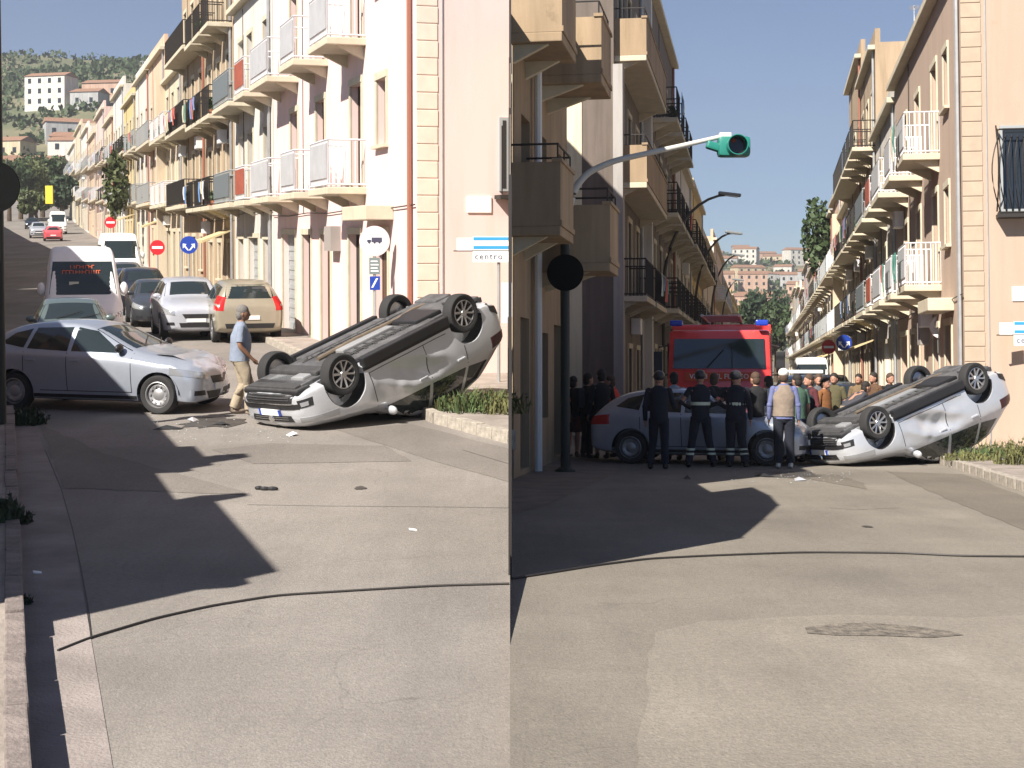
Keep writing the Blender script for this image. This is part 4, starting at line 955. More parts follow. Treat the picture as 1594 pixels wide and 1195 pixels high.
for sy in (-1, 1):
    MB().box(1.5, 2.6, sy*1.225-.01, sy*1.225+.01, 1.6, 2.45).build('side_window', CARGLASS, fe)
    m_ = MB(); m_.cbox((3.15, sy*1.42, 2.0), (.1, .2, .5)); m_.tube([(2.9, sy*1.2, 2.4), (3.15, sy*1.4, 2.35)], .02, 6).tube([(2.95, sy*1.2, 1.7), (3.15, sy*1.4, 1.7)], .02, 6); m_.build('mirror', BLACKP, fe, bevel=.02)
    MB().cbox((3.03, sy*.95, .85), (.06, .32, .2)).build('headlight', LAMPG, fe, bevel=.02)
    MB().cbox((2.9, sy*1.0, 2.92), (.3, .3, .14)).build('blue_beacon', mat('blue_beacon', (.02, .05, .4), rough=.2), fe, bevel=.04)
    wheel(fe, 2.1, sy*1.05, .48, sy, 'steel'); wheel(fe, -1.9, sy*1.05, .48, sy, 'steel')
    MB().tube([(3.03, sy*.3, 1.86), (2.95, sy*.1+.2, 2.3)], .012, 4).build('wiper', BLACKP, fe)
MB().cbox((3.06, 0, .6), (.22, 2.4, .3)).build('bumper', mat('fe_bumper', (.7, .7, .7)), fe, bevel=.04)
MB().cbox((3.04, 0, 1.2), (.03, 1.3, .42)).build('grille', BLACKP, fe)
MB().cbox((3.03, 0, 1.66), (.05, 1.6, .2)).build('name_band', mat('red_orange_band', (.6, .09, .03)), fe)
text('VIGILI DEL FUOCO', .165, WHITEP, fe, Matrix.Translation((3.06, 0, 1.61)) @ FX)
MB().cbox((3.03, 0, 2.68), (.0, 0, 0)).build('trim', RED, fe) if 0 else None
for sy in (-.45, .45):
    MB().tube([(-3.2, sy, 3.15), (1.6, sy, 3.15)], .04, 6).build('ladder_rail', STEEL, fe)
g = MB()
for k in range(16): g.tube([(-3.1+k*.3, -.45, 3.15), (-3.1+k*.3, .45, 3.15)], .018, 5)
g.build('ladder_rung', STEEL, fe)
p = FR.d(1122, 600, 36.2); FR.put(fe, p.x+.45, 36.2+3.0, 0, along(KR, -1))
# ---------------------------------------------------------------- people
def skin(name, chains, lvl=2):
    """chains: list of lists of (point, radius); the first point of a later chain may repeat an earlier one"""
    vs = []; es = []; rs = []; idx = {}
    for ch in chains:
        prev = None
        for p, r in ch:
            k = tuple(round(c, 4) for c in p)
            if k not in idx: idx[k] = len(vs); vs.append(k); rs.append(r)
            i = idx[k]
            if prev is not None and prev != i: es.append((prev, i))
            prev = i
    me = bpy.data.meshes.new(name); me.from_pydata(vs, es, []); o = bpy.data.objects.new(name, me); C.objects.link(o)
    o.modifiers.new('k', 'SKIN').branch_smoothing = .4
    sv = me.skin_vertices[0].data
    for i, r in enumerate(rs): sv[i].radius = (r, r) if not isinstance(r, tuple) else r
    sv[0].use_root = True
    m = o.modifiers.new('s', 'SUBSURF'); m.levels = lvl; m.render_levels = lvl
    r = evalmesh(o); r.polygons.foreach_set('use_smooth', [True]*len(r.polygons)); return r
def V(*a): return Vector(a)
def add_mesh(me, mb):
    bm = bmesh.new(); bm.from_mesh(me); t = mb.mesh('t', smooth=True); bm.from_mesh(t); bm.to_mesh(me); bm.free(); bpy.data.meshes.remove(t)
    me.polygons.foreach_set('use_smooth', [True]*len(me.polygons)); return me
def person(label, group=None, h=1.75, shirt=None, trousers=None, skinm=None, hair=None, pose=None, fat=1.0, shorts=False, skirt=False, sleeves='short',
           cap=None, vest=None, bands=False, shoes=None, bag=None, beard=False, helmet=None, glasses=False):
    """faces +Y; pose gives offsets in metres for named joints"""
    root = empty('person', label, 'person', group)
    J = dict(pelvis=V(0, 0, .95), belly=V(0, .01, 1.08), chest=V(0, 0, 1.28), neck=V(0, .0, 1.49), head=V(0, .03, 1.585),
             hipL=V(-.09, 0, .91), kneeL=V(-.1, .02, .5), ankL=V(-.11, -.02, .09), hipR=V(.09, 0, .91), kneeR=V(.1, .02, .5), ankR=V(.11, -.02, .09),
             shL=V(-.185, 0, 1.435), elL=V(-.25, -.02, 1.13), wrL=V(-.26, .06, .88), shR=V(.185, 0, 1.435), elR=V(.25, -.02, 1.13), wrR=V(.26, .06, .88))
    for k, d in (pose or {}).items():
        if k in J: J[k] = J[k]+Vector(d)
        elif k == 'lean':
            for q in ('belly', 'chest', 'neck', 'head', 'shL', 'elL', 'wrL', 'shR', 'elR', 'wrR'):
                v = J[q]-J['pelvis']; a = d*(.5 if q == 'belly' else 1); J[q] = J['pelvis']+V(v.x, v.y*cos(a)+v.z*sin(a), -v.y*sin(a)+v.z*cos(a))
    sc = h/1.75
    for k in J: J[k] = J[k]*sc
    def hand(w, e, s):
        d = (w-e).normalized(); pal = w+d*.05; out = [[(w, .026), (pal, (.034, .022))]]
        side = V(0, 1, 0) if abs(d.y) < .8 else V(0, 0, 1)
        for i, (o, L) in enumerate(((-.026, .06), (-.009, .072), (.009, .07), (.025, .055))):
            b = pal+side*o+d*.03; m1 = b+d*L*.55; m2 = m1+(d*.7+V(-s*.55, 0, 0))*L*.5
            out.append([(pal, (.034, .022)), (b, .0095), (m1, .009), (m2, .0075)])
        t0 = w+d*.02+side*.032; out.append([(w, .026), (t0, .012), (t0+(d+side*.5)*.035, .010), (t0+(d+side*.15)*.065, .008)])
        return out
    ch = [[(J['pelvis'], .10), (J['belly'], .105), (J['chest'], .11), (J['neck'], .055), (J['head'], .06)]]
    for s, sd in ((-1, 'L'), (1, 'R')):
        hip, kn, an, sh, el, wr = (J[q+sd] for q in ('hip', 'knee', 'ank', 'sh', 'el', 'wr'))
        ch.append([(J['pelvis'], .10), (hip, .085), (hip.lerp(kn, .5), .075), (kn, .06), (kn.lerp(an, .35), .064), (an, .042), (an+V(0, .1, -.05), .035)])
        ch.append([(J['chest'], .11), (sh, .06), (sh.lerp(el, .5), .054), (el, .045), (el.lerp(wr, .3), .046), (wr, .032)]); ch += hand(wr, el, s)
    body = skin('body', ch, 1)
    hd = J['head']+V(0, .005, .05)*sc
    tilt = Matrix.Translation(hd) @ Matrix.Rotation((pose or {}).get('nod', 0), 4, 'X') @ Matrix.Rotation((pose or {}).get('turn', 0), 4, 'Z')
    m = MB(); m.ell((0, 0, .0), (.08, .099, .122), 18, 12, tilt); m.ell((0, .045, -.055), (.055, .055, .05), 12, 8, tilt)      # skull, jaw
    m.ell((0, .098, -.015), (.013, .02, .026), 8, 6, tilt); m.ell((0, .088, -.062), (.026, .012, .009), 8, 5, tilt)              # nose, lips
    for s in (-1, 1): m.ell((s*.078, -.005, -.01), (.011, .022, .032), 8, 6, tilt)
    add_mesh(body, m); link(body, 'body', root, skinm or SKIN_M)
    e = MB()
    for s in (-1, 1): e.ell((s*.03, .083, .015), (.014, .008, .009), 8, 5, tilt)
    e.build('eyes', BLACKP, root)
    if glasses:
        g = MB(); g.box(-.075, .075, .09, .1, .0, .035, tilt); g.build('glasses', BLACKP, root)
    if beard: MB().ell((0, .05, -.075), (.06, .06, .045), 12, 8, tilt).build('beard', hair, root, smooth=True)
    if hair and not helmet:
        q = MB(); q.ell((0, -.016, .05), (.089, .101, .098), 16, 10, tilt); q.ell((0, -.05, -.02), (.085, .07, .095), 12, 8, tilt)
        q.build('hair', hair, root, smooth=True)
    if cap:
        q = MB(); q.ell((0, -.02, .068), (.098, .112, .088), 16, 10, tilt); q.cbox((0, .11, .05), (.13, .1, .012), (0, 0, 0)) if 0 else q.prism([(-.07, .07), (.07, .07), (.055, .16), (-.055, .16)], .045, .057, tilt)
        q.build('cap', cap, root, smooth=True)
    if helmet:
        q = MB(); q.ell((0, -.01, .045), (.105, .125, .105), 18, 12, tilt); q.prism([(-.11, .0), (.11, 0), (.1, .14), (0, .17), (-.1, .14)], .02, .035, tilt)
        q.build('helmet', helmet, root, smooth=True)
    # clothes
    k = fat
    def loft(rings, m=None):
        q = m or MB(); n = 16; base = len(q.v)
        for i, (c, rx, ry) in enumerate(rings):
            for j in range(n):
                a = 2*pi*j/n; q.v.append((c.x+rx*cos(a), c.y+ry*sin(a)*(1+.04*sin(3*a+i)), c.z))
        for i in range(len(rings)-1):
            for j in range(n): q.f.append((base+i*n+j, base+i*n+(j+1) % n, base+(i+1)*n+(j+1) % n, base+(i+1)*n+j))
        q.f.append(tuple(base+j for j in range(n-1, -1, -1))); q.f.append(tuple(base+(len(rings)-1)*n+j for j in range(n))); return q
    pe, be, cc, nk = J['pelvis'], J['belly'], J['chest'], J['neck']; smid = (J['shL']+J['shR'])/2
    if shirt:
        q = loft([(pe+V(0, 0, -.07), .178*k, .135*k), (pe, .17*k, .135*k), (be, .168*k, .14*k), (be.lerp(cc, .5), .172*k, .14*k), (cc, .185*k, .135*k), (cc.lerp(smid, .6), .195, .12), (smid+V(0, 0, .0), .185, .10), (smid.lerp(nk, .45)+V(0, 0, .015), .11, .08), (nk+V(0, 0, .02), .06, .062)])
        for sd in 'LR':
            sh, el, wr = (J[q_+sd] for q_ in ('sh', 'el', 'wr'))
            q.ell(sh+V(0, 0, -.025), (.062, .064, .062), 12, 8)
            if sleeves == 'short': q.tube([sh, sh.lerp(el, .45), sh.lerp(el, .82)], [.06, .064, .064], 10)
            else: q.tube([sh, sh.lerp(el, .5), el, el.lerp(wr, .5), wr], [.058, .056, .05, .046, .04], 10); q.ell(el, (.056, .056, .056), 10, 6)
        q.build('shirt' if sleeves == 'short' else 'jacket', shirt, root, smooth=True)
    if vest:
        loft([(pe+V(0, 0, -.02), .186*k, .15*k), (be, .182*k, .154*k), (be.lerp(cc, .5), .186*k, .154*k), (cc, .196*k, .148*k), (cc.lerp(smid, .6), .18, .132), (smid+V(0, 0, .012), .14, .112), (smid.lerp(nk, .5)+V(0, 0, .02), .1, .085)]).build('vest', vest, root, smooth=True)
    if trousers:
        q = loft([(pe+V(0, 0, .08), .162*k, .125*k), (pe, .168*k, .128*k), (pe+V(0, 0, -.08), .172*k, .13*k), (pe+V(0, 0, -.14), .12, .1)])
        for sd in 'LR':
            hip, kn, an = (J[q_+sd] for q_ in ('hip', 'knee', 'ank'))
            if skirt: break
            if shorts: q.tube([hip, hip.lerp(kn, .5), hip.lerp(kn, .88)], [.1*k, .094*k, .092*k], 12)
            else: q.tube([hip, hip.lerp(kn, .5), kn, kn.lerp(an, .5), kn.lerp(an, .98)], [.1*k, .09*k, .076*k, .07*k, .072*k], 12)
        if not skirt or 1: q.build('shorts' if shorts else 'trousers', trousers, root, smooth=True)
    if skirt:
        MB().lathe([(.15, 0), (.2, -.2), (.26, -.48), (.27, -.5), (.25, -.5), (.14, 0)], 20, Matrix.Translation(J['pelvis']+V(0, 0, .03)), 'z').build('skirt', trousers, root, smooth=True)
    if bands:
        b = MB()
        for sd in 'LR':
            kn, an = J['knee'+sd], J['ank'+sd]
            for f in (.42, .62):
                c0 = kn.lerp(an, f); b.lathe([(.079, -.02), (.082, 0), (.079, .02)], 14, Matrix.Translation(c0), 'z')
        b.build('reflective_band', mat('reflective', (.62, .66, .5), rough=.4), root)
        MB().lathe([(.185, -.03), (.188, 0), (.185, .03)], 18, Matrix.Translation(J['belly']+V(0, 0, .08)) @ Matrix.Scale(.8, 4, (0, 1, 0)), 'z').build('jacket_band', MATS['reflective'], root)
    for sd in 'LR':
        an = J['ank'+sd]; q = MB(); q.ell((an.x, an.y+.06, an.z-.045), (.05, .135, .045), 12, 8); q.ell((an.x, an.y-.01, an.z-.01), (.046, .055, .06), 10, 6)
        q.build('shoe', shoes or BLACKP, root, smooth=True)
    if bag == 'back':
        q = MB(); q.cbox((0, -.21, 1.25*sc), (.3, .16, .42)); q.build('backpack', mat('backpack', (.02, .022, .025)), root, bevel=.05)
    return root
def stand(fr, o, px, py, rz): p = fr.g(px, py); fr.put(o, p.x, p.y, 0, rz)
HG = mat('hair_grey', (.17, .16, .15), rough=.9, bump=.8, bscale=60); HD = mat('hair_dark', (.02, .015, .012), rough=.8); HB = mat('hair_brown', (.07, .04, .025), rough=.8)
NAVY = cloth('navy', (.012, .014, .025)); DKC = cloth('dark', (.015, .015, .017)); JEANS = cloth('jeans', (.05, .065, .13)); KHAKI = cloth('khaki', (.36, .3, .22))
REDC = cloth('red', (.62, .06, .035)); BLUEG = cloth('blue_grey', (.22, .26, .34)); TAUPE = cloth('taupe', (.24, .19, .15)); MAROON = cloth('maroon', (.09, .02, .025))
o = person('grey-haired man in blue-grey T-shirt and loose beige trousers walking between the crashed cars', h=1.74, shirt=BLUEG, trousers=KHAKI, skinm=SKIN_D, hair=HG, fat=1.2, glasses=True, shoes=TAUPE,
           pose=dict(kneeL=(-.0, .04, 0), ankL=(0, -.08, .01), kneeR=(0, .12, 0), ankR=(0, .17, 0), elL=(.0, -.06, 0), wrL=(.05, -.1, 0), wrR=(-.06, .12, .05), turn=-.1, nod=-.05, lean=.04))
stand(FL, o, 374, 645, radians(-78))
CAPW = mat('cap_white', (.75, .72, .66)); FFJ = cloth('firefighter', (.013, .015, .028)); HLM = mat('helmet_dark', (.03, .03, .035), rough=.3)
G3 = 'onlookers beside the round sign'; G4 = 'firefighters'
PP = [
 (868, 712, -20, dict(label='onlooker in red top half hidden behind the sign pole', group=G3, h=1.68, shirt=REDC, trousers=DKC, hair=HD)),
 (892, 711, -30, dict(label='onlooker in dark T-shirt immediately right of the sign pole', group=G3, h=1.65, shirt=NAVY, trousers=MAROON, hair=HD, shorts=True)),
 (914, 713, -60, dict(label='dark clothed onlooker with backpack among the group', group=G3, h=1.72, shirt=DKC, trousers=DKC, hair=HD, bag='back', pose=dict(wrR=(0, .15, .3)))),
 (937, 714, 20, dict(label='tall onlooker in black wearing a flared skirt, shins bare', group=G3, h=1.8, shirt=DKC, trousers=DKC, hair=HD, skirt=True, sleeves='long')),
 (957, 711, 70, dict(label='man in bright red T-shirt and pale trousers leaning forward', group=G3, h=1.68, shirt=REDC, trousers=cloth('pale', (.35, .33, .33)), hair=HB, skinm=SKIN_M, pose=dict(lean=.1, wrL=(.1, .2, .25)))),
 (1026, 730, -15, dict(label='leftmost firefighter standing at the rear wheel of the silver hatchback', group=G4, h=1.76, shirt=FFJ, trousers=FFJ, sleeves='long', helmet=HLM, pose=dict(wrR=(-.05, .25, .3), elR=(.02, .1, 0), kneeL=(-.02, .05, 0), ankL=(-.06, .03, 0), turn=.5))),
 (1091, 727, 5, dict(label='firefighter with legs apart, back to the camera, reflective bands at the shins', group=G4, h=1.78, shirt=FFJ, trousers=FFJ, sleeves='long', bands=True, helmet=HLM,
        pose=dict(ankL=(-.12, 0, 0), kneeL=(-.05, 0, 0), ankR=(.12, 0, 0), kneeR=(.05, 0, 0), elL=(-.1, .05, .05), wrL=(.12, .2, .2), elR=(.1, .05, .05), wrR=(-.12, .2, .2)))),
 (1128, 715, -50, dict(label='person bending over the bonnet with arm outstretched, in front of the fire engine', group=G4, h=1.74, shirt=FFJ, trousers=FFJ, sleeves='long', hair=HD, pose=dict(lean=.55, wrR=(0, .2, .25)))),
 (1112, 716, -10, dict(label='stocky figure in dark clothes beyond the car between two firefighters with banded shins', group=G4, h=1.72, shirt=DKC, trousers=NAVY, sleeves='long', hair=HB, fat=1.12)),
 (1221, 729, -5, dict(label='man in white cap and taupe vest over blue shirt, seen from behind', h=1.8, shirt=cloth('blue_shirt', (.13, .15, .3)), vest=TAUPE, trousers=NAVY, sleeves='long', hair=HB, cap=CAPW, fat=1.1, shoes=CAPW)),
 (1198, 715, 25, dict(label='person in white T-shirt mostly hidden left of the capped man', h=1.66, shirt=cloth('white', (.6, .6, .55)), trousers=DKC, hair=HD)),
 (1262, 716, 110, dict(label='person in dark maroon jacket facing the camera right of the capped man', h=1.7, shirt=MAROON, trousers=DKC, sleeves='long', hair=HB, vest=NAVY)),
 (1284, 712, 230, dict(label='person in dull orange jacket behind the front wheel of the overturned car', h=1.64, shirt=cloth('orange', (.22, .09, .03)), trousers=DKC, sleeves='long', hair=HD)),
 (1318, 706, -75, dict(label='person in dark jacket stooping towards the overturned car', h=1.76, shirt=cloth('dark_grey', (.05, .05, .06)), trousers=KHAKI, sleeves='long', hair=HD, pose=dict(lean=.8, wrR=(0, .1, -.05), wrL=(0, .1, -.05)))),
 (1362, 698, 120, dict(label='person in brown top looking over the overturned car', h=1.74, shirt=cloth('brown', (.1, .055, .03)), trousers=DKC, hair=HD, sleeves='long')),
 (1386, 697, 200, dict(label='person in charcoal top right of the brown-topped person, by the house fronts', h=1.72, shirt=DKC, trousers=DKC, hair=HB, sleeves='long')),
 (1338, 692, 150, dict(label='person in tan shirt farthest back behind the overturned car', h=1.7, shirt=cloth('tan', (.16, .11, .06)), trousers=NAVY, hair=HD))]
PP += [
 (1050, 716, 10, dict(label='onlooker in pale blue shirt between the two leftmost firefighters, beyond the car', h=1.74, shirt=cloth('pale_blue', (.3, .36, .45)), trousers=DKC, hair=HD)),
 (1146, 727, -15, dict(label='broad firefighter standing close to the front door of the silver hatchback', group=G4, h=1.77, shirt=FFJ, trousers=FFJ, sleeves='long', bands=True, helmet=HLM, fat=1.1, pose=dict(turn=-.6, lean=.06, ankR=(.07, -.05, 0), elL=(-.04, .08, .03), wrL=(.05, .28, .2)))),
 (1178, 724, 28, dict(label='person in dark jacket with arms folded, immediately left of the capped man', h=1.74, shirt=DKC, trousers=DKC, sleeves='long', hair=HB, pose=dict(elL=(-.02, .1, .05), wrL=(.2, .15, .25), elR=(.02, .1, .05), wrR=(-.2, .15, .25)))),
 (1243, 719, 30, dict(label='person in green T-shirt half hidden behind the capped man', h=1.7, shirt=cloth('green', (.06, .12, .08)), trousers=JEANS, hair=HD)),
 (1300, 700, 150, dict(label='person in olive top among the crowd behind the dark jacket', h=1.72, shirt=cloth('olive', (.09, .08, .04)), trousers=DKC, hair=HD)),
 (1275, 703, 175, dict(label='person in grey shirt between the patrol car and the overturned car', h=1.7, shirt=cloth('mid_grey', (.1, .1, .11)), trousers=DKC, hair=HB))]
for px, py, rz, kw in PP: stand(FR, person(**kw), px, py, radians(rz))
# ---------------------------------------------------------------- signs, lamps, signals
def disc(r, th, m, parent, name, mtx, n=40):
    return MB().lathe([(0, 0), (r, 0), (r, th), (0, th)], n, mtx).build(name, m, parent)
def FC(x, y, z, rz=0): return Matrix.Translation((x, y, z)) @ Matrix.Rotation(rz, 4, 'Z')
SW = mat('sign_white', (.82, .83, .85), rough=.4); SRED = mat('sign_red', (.55, .02, .03), rough=.4); SBLUE = mat('sign_blue', (.015, .05, .33), rough=.4)
SBL2 = mat('sign_light_blue', (.04, .3, .62), rough=.4); INK = mat('sign_ink', (.05, .05, .09), rough=.6); SSHADE = mat('sign_black_shade', (.008, .009, .009), rough=.9, spec=.05)  # sign backs near-black: their shade is put into the colour
def notruck(fr, px, pyc, Y, base, lab, rz):
    p = fr.d(px, pyc, Y); r = empty('round_sign', lab, 'road sign', None); z = p.z
    MB().tube([(0, .04, base), (0, .04, z+.28)], .03, 8).build('pole', STEEL, r)
    pl = disc(.31, .012, mat('ring_pale_red', (.74, .62, .63), rough=.4), r, 'plate', FC(0, 0, z))
    disc(.285, .004, SW, pl, 'face', FC(0, -.005, z))
    b = MB(); b.box(-.06, .15, -.014, -.006, z-.02, z+.075); b.box(-.15, -.075, -.014, -.006, z-.02, z+.03)
    for x in (-.11, .0, .1): b.lathe([(0, -.012), (.022, -.012), (.022, -.006)], 10, FC(x, 0, z-.03))
    b.build('lorry_pictogram', INK, r)
    b = MB().box(-.11, .11, -.002, .01, z-.68, z-.34).build('lower_panel', mat('panel_teal', (.16, .2, .2), rough=.5), r)
    for i, zz in enumerate((.4, .47, .54, .6)): MB().box(-.08, .06+.02*(i % 2), -.006, -.003, z-zz-.025, z-zz).build('panel_line', SW, b)
    MB().box(-.1, .11, -.002, .01, z-1.0, z-.72).build('lower_panel', SBLUE, r); MB().add([(-.07, -.006, z-.95), (.03, -.006, z-.76), (.07, -.006, z-.76), (-.03, -.006, z-.95)], [(0, 1, 2, 3)]).build('panel_arrow', SW, r)
    fr.put(r, p.x, Y, 0, rz)
notruck(FL, 583, 375, 31.5, .1, 'white round no-lorries sign with small panels below, behind the overturned car, left street', .08)
notruck(FR, 1466, 508, 39.5, .1, 'white round no-lorries sign on the house front above the overturned car, right street', -.15)
def roundsign(fr, px, py, Y, kind, lab, R=.3, rz=0, rise=0):
    p = fr.d(px, py, Y); r = empty('round_sign', lab, 'road sign'); z = p.z-rise
    MB().tube([(0, .03, 0), (0, .03, z+R)], .028, 8).build('pole', STEEL, r)
    pl = disc(R, .012, {'no': SRED, 'blue': SBLUE}[kind], r, 'plate', FC(0, 0, z))
    if kind == 'no': MB().box(-R*.72, R*.72, -.008, -.001, z-R*.17, z+R*.17).build('white_bar', SW, pl)
    else:
        b = MB(); 
        for s in (-1, 1):
            b.add([(0, -.006, z-.2), (s*.05, -.006, z-.2), (s*.19, -.006, z-.04), (s*.14, -.006, z-.0)], [(0, 1, 2, 3)] if s > 0 else [(3, 2, 1, 0)])
            b.add([(s*.08, -.006, z+.03), (s*.22, -.006, z-.13), (s*.22, -.006, z+.05)], [(0, 1, 2)])
        b.build('arrow', SW, pl)
    fr.put(r, p.x, Y, rise, rz)
roundsign(FL, 245, 385, 62, 'no', 'nearest red no-entry sign above the parked cars, left street', .3)
roundsign(FL, 172, 346, 96, 'no', 'farther small red no-entry sign beyond the white van, left street', .36, rise=riseL(96))
roundsign(FL, 294, 381, 56, 'blue', 'blue round sign with two white arrows on the facade, left street', .32)
roundsign(FR, 1314, 533, 60, 'blue', 'blue round sign with two white arrows, right street', .3)
roundsign(FR, 1290, 540, 66, 'no', 'small red no-entry sign beside the blue one, right street', .3)
def centro(fr, px0, pyt, Y, lab, right_px, rz, full):
    a, b_ = fr.d(px0, pyt, Y), fr.d(right_px, pyt, Y); w = (b_-a).length; z1 = a.z; r = empty('direction_sign', lab, 'road sign')
    s_ = Y/F; z0 = z1-40*s_*full
    pn = MB().box(0, w, 0, .025, z0, z1).build('panel', SW, r, bevel=.006)
    H = z1-z0
    for f0, f1 in ((.02, .14), (.36, .48)): MB().box(.01, w-.01, -.006, -.001, z1-H*f1, z1-H*f0).build('blue_stripe', SBL2, pn)
    MB().box(0, w, -.004, -.001, z1-H*.56, z1-H*.535).build('panel_joint', SSHADE, pn)
    text('centro', H*.34, INK, pn, Matrix.Translation((w*.05, -.005, z0+H*.12)) @ Matrix.Rotation(pi/2, 4, 'X'), ext=.001, align='LEFT', space=1.2)
    st = MB()
    for x in (w*.72, w*.72+.35) if full else (w*.7,): st.tube([(x, .06, 0), (x, .06, z1-.02)], .03, 8)
    st.build('pole', STEEL, r)
    k = MB(); k.box(-.3, -.02, .03, .045, z1-H*.55, z1-H*.05); k.build('second_panel', SW, r)
    MB().box(-.36, 0, .02, .05, z1-H*.58, z1-H*.54).build('bracket', SSHADE, r)
    MB().box(w*.72+.05, w*.72+.4, .03, .05, 1.25, 2.0).build('small_plate', mat('plate_lavender', (.55, .58, .7)), r) if full else None
    fr.put(r, a.x, Y, 0, rz)
centro(FL, 736, 368, 28.6, 'white direction sign with two blue stripes reading centro, on poles above the weeds, left street', 792, .0, 1)
centro(FR, 1578, 500, 33.2, 'blue-striped direction sign cut by the right edge of the picture, right street', 1650, .0, .95)
# masts with the back of a round sign
def mast(fr, px, py, pyc, R, top, w, lab, name='sign_pole'):
    p = fr.g(px, py); r = empty(name, lab, 'road sign'); z = fr.d(px, pyc, p.y).z
    MB().tube([(0, 0, 0), (0, 0, top)], w, 14).build('pole', DKGREEN, r, smooth=True)
    pl = disc(R, .03, SSHADE, r, 'sign_back', FC(.0, -w-.06, z)); g = MB()
    for zz in (-R*.45, R*.45): g.box(-w-.03, w+.03, -w-.03, w+.02, z+zz-.03, z+zz+.03)
    g.build('clamp', SSHADE, r); MB().lathe([(R*.96, -.005), (R, -.005), (R, .035), (R*.96, .035)], 40, FC(0, -w-.06, z)).build('rim', SSHADE, r)
    MB().lathe([(w*2.2, 0), (w*2.2, .03), (w*1.1, .09)], 14, None, 'z').build('base_collar', DKGREEN, r)
    fr.put(r, p.x, p.y); return r, p
rt, pm_ = mast(FR, 880, 734, 425, .325, 4.2, .085, 'dark mast with round sign seen from behind, before the box balconies')
rl, pl_ = mast(FL, 1, 684, 291, .36, 7.5, .085, 'dark green pole with the back of a round sign at the left edge, left street')
# traffic signal on its long arm
q0 = FR.d(915, 268, 27.6); q1 = FR.d(1108, 217, 27.6); tr = empty('traffic_light', 'teal traffic light hanging from a long pale curved arm against the sky', 'traffic light')
pts = [(880, 400), (884, 330), (895, 292), (915, 268), (955, 250), (1010, 238), (1060, 227), (1120, 213)]
pp = [FR.d(x, y, 27.75) for x, y in pts]; o0 = Vector((pp[0].x, 27.75, 0))
pp2 = []
for i in range(len(pp)-1):
    for k in range(5): pp2.append(pp[i].lerp(pp[i+1], k/5)-o0)
pp2.append(pp[-1]-o0)
for _ in range(3): pp2 = [pp2[0]]+[(pp2[i-1]+pp2[i]*2+pp2[i+1])/4 for i in range(1, len(pp2)-1)]+[pp2[-1]]
n_ = len(pp2)
MB().tube(pp2, [.075-.035*i/n_ for i in range(n_)], 10).build('arm', mat('arm_pale', (.55, .54, .5), rough=.5), tr, smooth=True)
MB().tube([(0, 0, .0), pp2[0]], .075, 10).build('mast', DKGREEN, tr)
TEAL = mat('teal_housing', (.02, .2, .16), rough=.35)
c = FR.d(1140, 228, 27.7)-o0
hsg = MB().cbox((c.x+.03, 0, c.z), (.58, .34, .36)).build('housing', TEAL, tr, bevel=.07, smooth=True)
MB().cbox((c.x-.3, 0, c.z+.0), (.34, .2, .14), (0, .3, 0)).build('end_bracket', TEAL, tr, bevel=.04)
MB().cbox((c.x-.12, 0, c.z+.2), (.22, .12, .12)).build('clamp', mat('clamp_pale', (.6, .62, .6)), tr, bevel=.02)
v = MB().lathe([(.17, -.42), (.185, -.42), (.185, -.16), (.17, -.16)], 26, FC(c.x+.05, 0, c.z-.01)); v.build('visor', TEAL, tr, smooth=True)
MB().lathe([(0, -.19), (.165, -.19), (.165, -.17)], 26, FC(c.x+.05, 0, c.z-.01)).build('lens', mat('dark_lens', (.02, .012, .012), rough=.15), tr)
MB().ell((c.x-.0, -.2, c.z+.09), (.05, .02, .04), 10, 6).build('red_reflector', mat('dull_red', (.3, .04, .02)), tr)
FR.put(tr, o0.x, o0.y)
# arched street lamps over the right street
for i, (hx, hy, bx, Y) in enumerate(((1142, 292, 1033, 58), (1147, 354, 1083, 76), (1152, 390, 1108, 94), (1152, 430, 1124, 116))):
    h_ = FR.d(hx, hy, Y); b_ = FR.d(bx, 560, Y); H = h_.z; L = h_.x-b_.x
    r = empty('street_lamp', ['nearest and tallest arched street lamp', 'second arched street lamp', 'third arched street lamp', 'farthest small arched street lamp'][i]+' curving over the right street', 'street lamp', 'arched street lamps along the right street')
    pts = [V(0, 0, 0), V(0, 0, H*.55)]+[V(L*.93*(1-cos(a)), 0, H*.55+H*.42*sin(a)) for a in [k*pi/2/10 for k in range(1, 11)]]
    MB().tube(pts, [.09, .075]+[.07-.003*k for k in range(10)], 8).build('pole', mat('lamp_dark', (.06, .055, .05), rough=.5), r, smooth=True)
    MB().cbox((L-.15, 0, H*.972), (.85, .26, .12), (0, .12, 0)).build('lamp_head', mat('lamp_head', (.22, .24, .25), rough=.4), r, bevel=.04)
    MB().cbox((L-.1, 0, H*.972-.07), (.5, .18, .04), (0, .12, 0)).build('lens', SW, r)
    FR.put(r, b_.x, Y, 0, 0)
